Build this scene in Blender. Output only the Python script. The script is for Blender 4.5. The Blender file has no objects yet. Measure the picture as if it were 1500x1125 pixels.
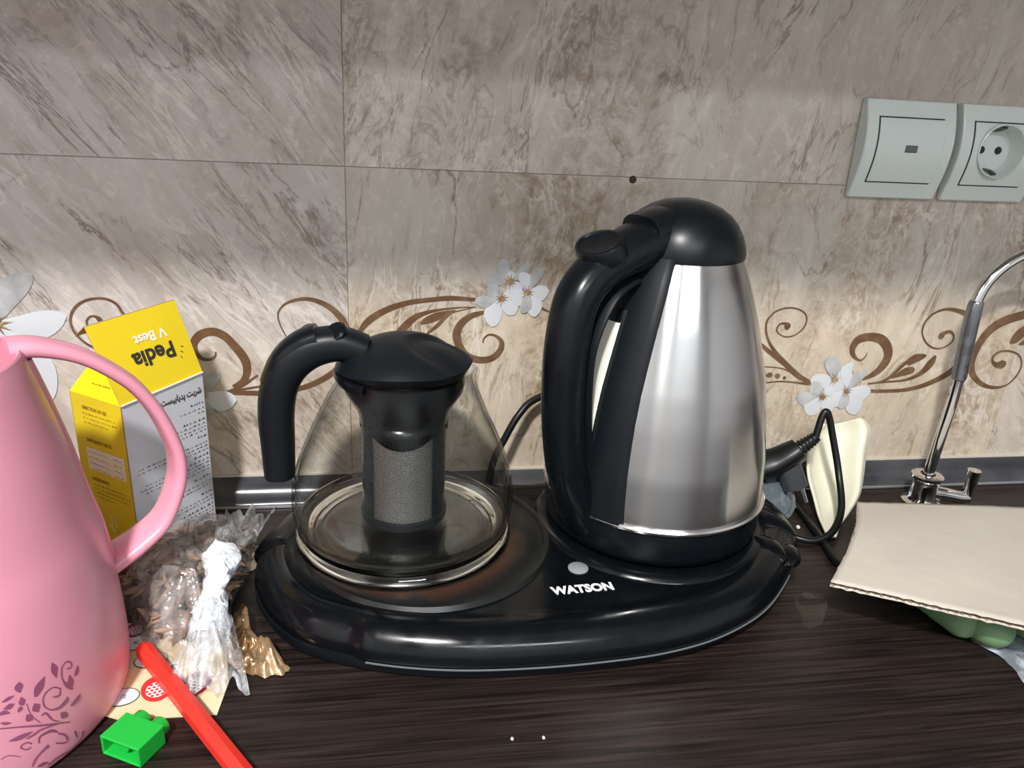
import bpy, bmesh, math, random
from mathutils import Vector, Matrix, noise
random.seed(7)
SC = bpy.context.scene
COL = SC.collection
PI = math.pi
R = math.radians

# ------------------------------------------------------------------ camera
cam_d = bpy.data.cameras.new('camera')
cam = bpy.data.objects.new('camera', cam_d)
COL.objects.link(cam)
right = Vector((0.98652218, -0.15573831, 0.05019528))
down = Vector((-0.00785619, -0.35149341, -0.93615739))
fwd = Vector((0.16343888, 0.92314569, -0.34797956))
M = Matrix((right, -down, -fwd)).transposed().to_4x4()
M.translation = Vector((0, -0.593, 0.322))
cam.matrix_world = M
cam_d.sensor_fit = 'HORIZONTAL'
cam_d.sensor_width = 36.0
cam_d.lens = 36.0 * 1130.0 / 1500.0
cam_d.clip_start = 0.01
SC.camera = cam

# ------------------------------------------------------------------ light, exposure
world = bpy.data.worlds.new('world')
SC.world = world
world.use_nodes = True
wb = world.node_tree.nodes['Background']
wb.inputs[0].default_value = (0.75, 0.80, 0.9, 1)
wb.inputs[1].default_value = 0.02
SC.view_settings.view_transform = 'Standard'
SC.view_settings.look = 'None'
SC.view_settings.gamma = 1.0
SC.view_settings.use_curve_mapping = False
SC.view_settings.exposure = -0.60

LAMP = Vector((-0.38, -1.30, 1.50))
def area(name, loc, target, size, power, col, shape='DISK', size_y=None):
    d = bpy.data.lights.new(name, 'AREA')
    d.shape = shape; d.size = size
    if size_y: d.size_y = size_y
    d.energy = power; d.color = col
    o = bpy.data.objects.new(name, d); COL.objects.link(o)
    o.location = loc
    o.rotation_euler = (Vector(target) - Vector(loc)).to_track_quat('-Z', 'Y').to_euler()
    return o
area('kitchen_lamp_light', LAMP - Vector((0, 0, .012)), LAMP - Vector((0, 0, 1)), 0.15, 92.0, (1.0, .985, .965))
area('fill_tube_light', (0.3, -2.2, 1.535), (0.3, -2.2, 0), 1.1, 32.0, (.90, .96, 1.0), 'RECTANGLE', 0.12)  # added fill light, lifts the ambient level in the room

# ------------------------------------------------------------------ helpers
def adopt(o, parent):
    """parts are modelled in world space; Empties are only translated"""
    o.parent = parent
    if parent.type == 'EMPTY': o.matrix_parent_inverse = Matrix.Translation(-parent.location)

def mesh_obj(name, verts, faces, m=None, parent=None, smooth=True, uvs=None, bevel=None):
    me = bpy.data.meshes.new(name)
    me.from_pydata([tuple(v) for v in verts], [], faces)
    me.validate()
    if uvs:
        l = me.uv_layers.new(name='UVMap')
        for lp in me.loops: l.data[lp.index].uv = uvs[lp.vertex_index]
    if m: me.materials.append(m)
    bm = bmesh.new(); bm.from_mesh(me)
    bmesh.ops.recalc_face_normals(bm, faces=bm.faces); bm.to_mesh(me); bm.free()
    if smooth:
        for p in me.polygons: p.use_smooth = True
    o = bpy.data.objects.new(name, me); COL.objects.link(o)
    if parent: adopt(o, parent)
    if bevel:
        b = o.modifiers.new('bevel', 'BEVEL'); b.width = bevel; b.segments = 2; b.limit_method = 'ANGLE'
        b.angle_limit = R(40)
    return o

def sharp(o, ang=35):
    """keep creases on smooth shaded meshes"""
    me = o.data
    bm = bmesh.new(); bm.from_mesh(me)
    for e in bm.edges:
        if len(e.link_faces) == 2 and e.calc_face_angle(0) > R(ang): e.smooth = False
    bm.to_mesh(me); bm.free()
    return o

def thing(name, label, cat, group=None, loc=(0, 0, 0)):
    o = bpy.data.objects.new(name, None); COL.objects.link(o)
    o.location = loc; o.empty_display_size = .02
    o['label'] = label; o['category'] = cat
    if group: o['group'] = group
    return o
def tag(o, label, cat, group=None, kind=None):
    o['label'] = label; o['category'] = cat
    if group: o['group'] = group
    if kind: o['kind'] = kind
    return o

def struct(name, *a, **k):
    o = mesh_obj(name, *a, **k); o['kind'] = 'structure'; return o

def boxg(x0, x1, y0, y1, z0, z1):
    v = [(x, y, z) for z in (z0, z1) for y in (y0, y1) for x in (x0, x1)]
    f = [(0, 2, 3, 1), (4, 5, 7, 6), (0, 1, 5, 4), (2, 6, 7, 3), (0, 4, 6, 2), (1, 3, 7, 5)]
    return v, f
def box(name, x0, x1, y0, y1, z0, z1, m, parent=None, bevel=None):
    v, f = boxg(x0, x1, y0, y1, z0, z1)
    return mesh_obj(name, v, f, m, parent, smooth=False, bevel=bevel)

def lathe(name, prof, c, m, parent=None, n=72, a0=None, a1=None, mod=None, close=True, crease=35):
    """revolve (r, z) points about the vertical through c; a0..a1 degrees gives a patch with UVs in metres"""
    full = a0 is None
    vs, fs, uv = [], [], []
    k = len(prof)
    cols = n if full else n + 1
    for i in range(cols):
        a = 2 * PI * i / n if full else R(a0 + (a1 - a0) * i / n)
        for j, (r, z) in enumerate(prof):
            if mod: r2, z2 = mod(a, r, z)
            else: r2, z2 = r, z
            vs.append((c[0] + r2 * math.cos(a), c[1] + r2 * math.sin(a), z2)); uv.append((a * .03, z2))
    for i in range(n):
        i2 = (i + 1) % cols
        for j in range(k - 1):
            fs.append((i * k + j, i2 * k + j, i2 * k + j + 1, i * k + j + 1))
        if close == 'loop':
            fs.append((i * k + k - 1, i2 * k + k - 1, i2 * k, i * k))
    o = mesh_obj(name, vs, fs, m, parent, uvs=uv)
    bm = bmesh.new(); bm.from_mesh(o.data)
    bmesh.ops.remove_doubles(bm, verts=bm.verts, dist=1e-6)
    bmesh.ops.recalc_face_normals(bm, faces=bm.faces)
    bm.to_mesh(o.data); bm.free()
    for p in o.data.polygons: p.use_smooth = True
    return sharp(o, crease)

def catmull(pts, per=8, closed=False):
    P = [Vector(p) for p in pts]; n = len(P); out = []
    segs = n if closed else n - 1
    for i in range(segs):
        if closed: a, b, c, d = P[(i - 1) % n], P[i], P[(i + 1) % n], P[(i + 2) % n]
        else: a, b, c, d = P[max(i - 1, 0)], P[i], P[i + 1], P[min(i + 2, n - 1)]
        for s in range(per):
            t = s / per
            out.append(.5 * ((2 * b) + (c - a) * t + (2 * a - 5 * b + 4 * c - d) * t * t + (3 * b - 3 * c + d - a) * t ** 3))
    if not closed: out.append(P[-1])
    return out

def sweep(name, path, ra, rb, m, parent=None, n=16, side=None, per=6, sup=2.0, cap=True):
    """tube along path; ra(t) half size along the bend plane, rb(t) half size along 'side'; sup > 2 squares the section"""
    P = catmull(path, per) if per > 1 else [Vector(p) for p in path]
    k = len(P)
    fa = ra if callable(ra) else (lambda t: ra)
    fb = rb if callable(rb) else (lambda t: rb)
    vs, fs = [], []
    T0 = None; N = None
    for i, p in enumerate(P):
        T = (P[min(i + 1, k - 1)] - P[max(i - 1, 0)]).normalized()
        if side is not None:
            S = Vector(side); S = (S - T * S.dot(T)).normalized(); N = T.cross(S).normalized()
        else:
            if N is None:
                N = T.orthogonal().normalized()
            else:
                N = (N - T * N.dot(T)).normalized()
            S = T.cross(N)
        t = i / (k - 1)
        a, b = fa(t), fb(t)
        for q in range(n):
            th = 2 * PI * q / n
            cx, sx = math.cos(th), math.sin(th)
            e = 2.0 / sup
            x = math.copysign(abs(cx) ** e, cx); y = math.copysign(abs(sx) ** e, sx)
            vs.append(p + N * (a * x) + S * (b * y))
    for i in range(k - 1):
        for q in range(n):
            q2 = (q + 1) % n
            fs.append((i * n + q, i * n + q2, (i + 1) * n + q2, (i + 1) * n + q))
    if cap:
        fs.append(tuple(range(n - 1, -1, -1))); fs.append(tuple((k - 1) * n + q for q in range(n)))
    o = mesh_obj(name, vs, fs, m, parent)
    return sharp(o, 50)

def ribbon2(pts, per=7):
    """flat stroke in a 2D plane from (u, v, width) points -> 2D verts and quads"""
    P = catmull([Vector((a, b, c)) for a, b, c in pts], per)
    vs, fs = [], []
    k = len(P)
    for i, p in enumerate(P):
        t = (P[min(i + 1, k - 1)] - P[max(i - 1, 0)]); t = Vector((t.x, t.y))
        if t.length < 1e-9: t = Vector((1, 0))
        t.normalize(); nn = Vector((-t.y, t.x)); w = max(p.z, .0002) * .5
        vs += [(p.x + nn.x * w, p.y + nn.y * w), (p.x - nn.x * w, p.y - nn.y * w)]
    for i in range(k - 1):
        fs.append((2 * i, 2 * i + 1, 2 * i + 3, 2 * i + 2))
    return vs, fs

def text_mesh(s, size, depth=.0001, align='LEFT', bold=0.0):
    c = bpy.data.curves.new('t', 'FONT'); c.body = s; c.size = size; c.extrude = depth / 2; c.align_x = align
    c.offset = bold * size; c.resolution_u = 3
    o = bpy.data.objects.new('t', c); COL.objects.link(o)
    bpy.context.view_layer.update()
    dg = bpy.context.evaluated_depsgraph_get()
    me = bpy.data.meshes.new_from_object(o.evaluated_get(dg))
    bpy.data.objects.remove(o); bpy.data.curves.remove(c)
    return me
def text_obj(name, s, size, origin, ux, uy, m, parent=None, align='LEFT', bold=0.0, sx=1.0):
    """lettering laid on the plane spanned by ux (reading direction) and uy (up)"""
    me = text_mesh(s, size, align=align, bold=bold)
    ux = Vector(ux).normalized(); uy = Vector(uy); uy = (uy - ux * uy.dot(ux)).normalized(); uz = ux.cross(uy)
    mt = Matrix((ux * sx, uy, uz)).transposed().to_4x4(); mt.translation = Vector(origin)
    me.transform(mt); me.name = name
    me.materials.clear(); me.materials.append(m)
    o = bpy.data.objects.new(name, me); COL.objects.link(o)
    if parent: adopt(o, parent)
    return o

def boolean_cut(o, cutter):
    b = o.modifiers.new('cut', 'BOOLEAN'); b.operation = 'DIFFERENCE'; b.object = cutter; b.solver = 'EXACT'
    bpy.context.view_layer.update()
    dg = bpy.context.evaluated_depsgraph_get()
    me = bpy.data.meshes.new_from_object(o.evaluated_get(dg))
    o.modifiers.clear(); o.data = me
    bpy.data.objects.remove(cutter)

# ------------------------------------------------------------------ materials
def mat(name, col, rough=.5, metal=0., spec=.5, coat=0., emit=None, trans=0., ior=1.45, sss=0., bump=None, var=None, aniso=0., rvar=None):
    m = bpy.data.materials.new(name); m.use_nodes = True
    nt = m.node_tree; b = nt.nodes['Principled BSDF']
    b.inputs['Base Color'].default_value = (*col, 1); b.inputs['Roughness'].default_value = rough
    b.inputs['Metallic'].default_value = metal; b.inputs['Specular IOR Level'].default_value = spec
    b.inputs['Coat Weight'].default_value = coat; b.inputs['Coat Roughness'].default_value = .08
    b.inputs['Transmission Weight'].default_value = trans; b.inputs['IOR'].default_value = ior
    if sss:
        b.inputs['Subsurface Weight'].default_value = sss
        b.inputs['Subsurface Radius'].default_value = (.01, .005, .004); b.inputs['Subsurface Scale'].default_value = .4
    if emit:
        b.inputs['Emission Color'].default_value = (*emit[0], 1); b.inputs['Emission Strength'].default_value = emit[1]
    tc = nt.nodes.new('ShaderNodeTexCoord')
    if var:      # (scale, second colour, low, high)
        n = nt.nodes.new('ShaderNodeTexNoise'); n.inputs['Scale'].default_value = var[0]; n.inputs['Detail'].default_value = 6
        nt.links.new(tc.outputs['Object'], n.inputs['Vector'])
        r = nt.nodes.new('ShaderNodeValToRGB'); r.color_ramp.elements[0].position = var[2]; r.color_ramp.elements[1].position = var[3]
        r.color_ramp.elements[0].color = (*col, 1); r.color_ramp.elements[1].color = (*var[1], 1)
        nt.links.new(n.outputs['Fac'], r.inputs['Fac']); nt.links.new(r.outputs['Color'], b.inputs['Base Color'])
    if rvar:     # (scale, lo, hi)
        n = nt.nodes.new('ShaderNodeTexNoise'); n.inputs['Scale'].default_value = rvar[0]; n.inputs['Detail'].default_value = 5
        nt.links.new(tc.outputs['Object'], n.inputs['Vector'])
        mr = nt.nodes.new('ShaderNodeMapRange'); mr.inputs[1].default_value = .35; mr.inputs[2].default_value = .65
        mr.inputs[3].default_value = rvar[1]; mr.inputs[4].default_value = rvar[2]
        nt.links.new(n.outputs['Fac'], mr.inputs[0]); nt.links.new(mr.outputs[0], b.inputs['Roughness'])
    if bump:     # (scale, strength)
        n = nt.nodes.new('ShaderNodeTexNoise'); n.inputs['Scale'].default_value = bump[0]; n.inputs['Detail'].default_value = 6
        nt.links.new(tc.outputs['Object'], n.inputs['Vector'])
        bp = nt.nodes.new('ShaderNodeBump'); bp.inputs['Strength'].default_value = bump[1]; bp.inputs['Distance'].default_value = .002
        nt.links.new(n.outputs['Fac'], bp.inputs['Height']); nt.links.new(bp.outputs['Normal'], b.inputs['Normal'])
    if aniso:
        b.inputs['Anisotropic'].default_value = aniso
        tg = nt.nodes.new('ShaderNodeTangent'); tg.direction_type = 'RADIAL'; tg.axis = 'Z'
        b.inputs['Anisotropic Rotation'].default_value = .25
        nt.links.new(tg.outputs[0], b.inputs['Tangent'])
    return m

def film_mat(name, tint, gloss_rough=.05, milky=.12, milk_col=(.9, .9, .9), ior=1.45, scale=60., milk_hi=None, edge=.75, crinkle=None, f0=None, rim=None):
    """thin clear sheet: fresnel mix of see-through and mirror, with a little milky scatter"""
    m = bpy.data.materials.new(name); m.use_nodes = True
    nt = m.node_tree; N = nt.nodes; L = nt.links
    N.remove(N['Principled BSDF']); out = N['Material Output']
    tr = N.new('ShaderNodeBsdfTransparent'); tr.inputs[0].default_value = (*tint, 1)
    gl = N.new('ShaderNodeBsdfGlossy'); gl.inputs['Roughness'].default_value = gloss_rough
    df = N.new('ShaderNodeBsdfDiffuse'); df.inputs[0].default_value = (*milk_col, 1)
    lw = N.new('ShaderNodeLayerWeight'); lw.inputs[0].default_value = .5
    pw_ = N.new('ShaderNodeMath'); pw_.operation = 'POWER'; pw_.inputs[1].default_value = 4.0; L.new(lw.outputs['Facing'], pw_.inputs[0])
    fr = N.new('ShaderNodeMath'); fr.operation = 'MULTIPLY_ADD'; f0 = ((ior - 1) / (ior + 1)) ** 2 if f0 is None else f0
    fr.inputs[1].default_value = edge; fr.inputs[2].default_value = f0; fr.use_clamp = True; L.new(pw_.outputs[0], fr.inputs[0])
    a = N.new('ShaderNodeMixShader'); c = N.new('ShaderNodeMixShader')
    tc = N.new('ShaderNodeTexCoord'); no = N.new('ShaderNodeTexNoise'); no.inputs['Scale'].default_value = scale; no.inputs['Detail'].default_value = 5
    L.new(tc.outputs['Object'], no.inputs['Vector'])
    mr = N.new('ShaderNodeMapRange'); mr.inputs[1].default_value = .4; mr.inputs[2].default_value = .7
    mr.inputs[3].default_value = milky; mr.inputs[4].default_value = milk_hi if milk_hi is not None else milky * 2
    L.new(no.outputs['Fac'], mr.inputs[0]); L.new(mr.outputs[0], a.inputs[0])
    if crinkle:
        cn_ = N.new('ShaderNodeTexNoise'); cn_.inputs['Scale'].default_value = crinkle[0]; cn_.inputs['Detail'].default_value = 3; cn_.inputs['Distortion'].default_value = 2.
        L.new(tc.outputs['Object'], cn_.inputs['Vector'])
        cb_ = N.new('ShaderNodeBump'); cb_.inputs['Strength'].default_value = crinkle[1]; cb_.inputs['Distance'].default_value = .004
        L.new(cn_.outputs['Fac'], cb_.inputs['Height'])
        for s_ in (gl, lw, df): L.new(cb_.outputs[0], s_.inputs['Normal'])
    if rim:      # longer path through the glass wall where it is seen edge on
        rp = N.new('ShaderNodeMath'); rp.operation = 'POWER'; rp.inputs[1].default_value = rim[1]; L.new(lw.outputs['Facing'], rp.inputs[0])
        rm = N.new('ShaderNodeMix'); rm.data_type = 'RGBA'; L.new(rp.outputs[0], rm.inputs[0])
        rm.inputs[6].default_value = (*tint, 1); rm.inputs[7].default_value = (*rim[0], 1); L.new(rm.outputs[2], tr.inputs[0])
    L.new(tr.outputs[0], a.inputs[1]); L.new(df.outputs[0], a.inputs[2])
    L.new(fr.outputs[0], c.inputs[0]); L.new(a.outputs[0], c.inputs[1]); L.new(gl.outputs[0], c.inputs[2])
    L.new(c.outputs[0], out.inputs['Surface'])
    return m

def tile_mat(name, angle, lo, hi, vein, seed, stretch=(3.2, 1.1), mottle=.5, tan_below=None, tan=(.62, .47, .30), mottle_col=(.26, .17, .10)):
    m = bpy.data.materials.new(name); m.use_nodes = True
    nt = m.node_tree; N = nt.nodes; L = nt.links; b = N['Principled BSDF']
    tc = N.new('ShaderNodeTexCoord')
    def mapping(ang, sc, off):
        mp0 = N.new('ShaderNodeMapping'); mp0.inputs['Rotation'].default_value = (0, R(ang), 0)
        mp0.inputs['Location'].default_value = off
        L.new(tc.outputs['Object'], mp0.inputs['Vector'])
        mp = N.new('ShaderNodeMapping'); mp.inputs['Scale'].default_value = sc
        L.new(mp0.outputs[0], mp.inputs['Vector']); return mp.outputs[0]
    def nz(vec, scale, detail=8, rough=.6, dist=0.):
        n = N.new('ShaderNodeTexNoise'); n.inputs['Scale'].default_value = scale; n.inputs['Detail'].default_value = detail
        n.inputs['Roughness'].default_value = rough; n.inputs['Distortion'].default_value = dist
        L.new(vec, n.inputs['Vector']); return n.outputs['Fac']
    def mr(v, a, c, d=0., e=1.):
        x = N.new('ShaderNodeMapRange'); x.inputs[1].default_value = a; x.inputs[2].default_value = c
        x.inputs[3].default_value = d; x.inputs[4].default_value = e; L.new(v, x.inputs[0]); return x.outputs[0]
    def math_(op, a, c):
        x = N.new('ShaderNodeMath'); x.operation = op
        for i, q in enumerate((a, c)):
            if isinstance(q, (int, float)): x.inputs[i].default_value = q
            elif q is not None: L.new(q, x.inputs[i])
        return x.outputs[0]
    def mix(f, a, c):
        x = N.new('ShaderNodeMix'); x.data_type = 'RGBA'
        if isinstance(f, (int, float)): x.inputs[0].default_value = f
        else: L.new(f, x.inputs[0])
        for i, q in ((6, a), (7, c)):
            if isinstance(q, tuple): x.inputs[i].default_value = (*q, 1)
            else: L.new(q, x.inputs[i])
        return x.outputs[2]
    st = (stretch[0], 1., stretch[1])
    v1 = mapping(angle, st, (seed, 0, seed * .7))
    v2 = mapping(angle + 8, st, (seed + 3.1, 0, seed * .3))
    v3 = mapping(0, (1, 1, 1), (seed, 1, 2))
    base = mix(mr(nz(v1, 3.2, 9, .62, .6), .34, .68), lo, hi)
    if tan_below is not None:
        sx = N.new('ShaderNodeSeparateXYZ'); L.new(tc.outputs['Object'], sx.inputs[0])
        zz = math_('ADD', sx.outputs[2], math_('MULTIPLY', math_('SUBTRACT', nz(v3, 9, 4), .5), .06))
        f = mr(zz, tan_below + .02, tan_below - .015)
        base = mix(math_('MULTIPLY', f, .85), base, mix(nz(v1, 9, 8, .7), tan, (tan[0] * 1.18, tan[1] * 1.22, tan[2] * 1.3)))
    # cloudy streaks, then fine brown mottling in patches
    cl = mr(nz(v1, 11, 10, .72, .8), .36, .66)
    base = mix(math_('MULTIPLY', cl, .42), base, (lo[0] * .62, lo[1] * .57, lo[2] * .50))
    mk = mr(nz(v2, 2.6, 3), .44, .60)
    vo = N.new('ShaderNodeTexVoronoi'); vo.feature = 'DISTANCE_TO_EDGE'; vo.inputs['Scale'].default_value = 62
    wv = N.new('ShaderNodeVectorMath'); wv.operation = 'MULTIPLY_ADD'; wn = N.new('ShaderNodeTexNoise'); wn.inputs['Scale'].default_value = 38; wn.inputs['Detail'].default_value = 6
    L.new(v3, wn.inputs['Vector']); L.new(wn.outputs['Color'], wv.inputs[0]); wv.inputs[1].default_value = (.045, .045, .045); L.new(v3, wv.inputs[2]); L.new(wv.outputs[0], vo.inputs['Vector'])
    cell = mr(vo.outputs['Distance'], .0, .16)
    mo = math_('ADD', math_('MULTIPLY', mr(nz(v3, 42, 10, .78, 1.0), .44, .62), .75), math_('MULTIPLY', math_('MULTIPLY', cell, mr(nz(v3, 20, 5, .6), .40, .60)), .45))
    base = mix(math_('MULTIPLY', math_('MULTIPLY', mk, mo), mottle), base, mottle_col)
    sp_ = mr(nz(v3, 95, 6, .7, .5), .54, .68)
    base = mix(math_('MULTIPLY', sp_, .40), base, (hi[0] * 1.22, hi[1] * 1.22, hi[2] * 1.2))
    # thin dark veins and pale veins
    for (vec, sc, wdt, colr, amt, sd) in ((v1, 3.4, .012, vein, .85, 0), (v2, 6.0, .016, vein, .65, 1), (v1, 11., .022, vein, .45, 3), (v2, 8., .026, (.78, .71, .65), .55, 2)):
        q = nz(vec, sc, 8, .6, .7)
        q = math_('ABSOLUTE', math_('SUBTRACT', q, .5), None)
        q = mr(q, 0., wdt, 1., 0.)
        msk = mr(nz(v2 if sd == 0 else v3, 5.5 + sd * 3, 4), .47, .58)
        base = mix(math_('MULTIPLY', math_('MULTIPLY', q, msk), amt), base, colr)
    L.new(base, b.inputs['Base Color'])
    b.inputs['Roughness'].default_value = .24
    b.inputs['Specular IOR Level'].default_value = .42
    bp = N.new('ShaderNodeBump'); bp.inputs['Strength'].default_value = .12; bp.inputs['Distance'].default_value = .0012
    L.new(nz(v3, 26, 3), bp.inputs['Height']); L.new(bp.outputs[0], b.inputs['Normal'])
    return m

def wood_mat():
    m = bpy.data.materials.new('dark_wood_laminate'); m.use_nodes = True
    nt = m.node_tree; N = nt.nodes; L = nt.links; b = N['Principled BSDF']
    tc = N.new('ShaderNodeTexCoord')
    mp = N.new('ShaderNodeMapping'); mp.inputs['Scale'].default_value = (2.4, 100, 20); mp.inputs['Rotation'].default_value = (0, 0, R(-2))
    L.new(tc.outputs['Object'], mp.inputs['Vector'])
    n1 = N.new('ShaderNodeTexNoise'); n1.inputs['Scale'].default_value = 4; n1.inputs['Detail'].default_value = 8; n1.inputs['Roughness'].default_value = .62; n1.inputs['Distortion'].default_value = .7
    L.new(mp.outputs[0], n1.inputs['Vector'])
    cr = N.new('ShaderNodeValToRGB'); e = cr.color_ramp.elements
    e[0].position = .38; e[0].color = (.0060, .0036, .0034, 1); e[1].position = .66; e[1].color = (.034, .022, .019, 1)
    k = cr.color_ramp.elements.new(.52); k.color = (.018, .0115, .010, 1)
    L.new(n1.outputs['Fac'], cr.inputs['Fac']); L.new(cr.outputs[0], b.inputs['Base Color'])
    n2 = N.new('ShaderNodeTexNoise'); n2.inputs['Scale'].default_value = 9; L.new(tc.outputs['Object'], n2.inputs['Vector'])
    mr = N.new('ShaderNodeMapRange'); mr.inputs[3].default_value = .32; mr.inputs[4].default_value = .52
    L.new(n2.outputs['Fac'], mr.inputs[0]); L.new(mr.outputs[0], b.inputs['Roughness'])
    b.inputs['Specular IOR Level'].default_value = .35
    bp = N.new('ShaderNodeBump'); bp.inputs['Strength'].default_value = .2; bp.inputs['Distance'].default_value = .0006
    L.new(n1.outputs['Fac'], bp.inputs['Height']); L.new(bp.outputs[0], b.inputs['Normal'])
    return m

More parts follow.
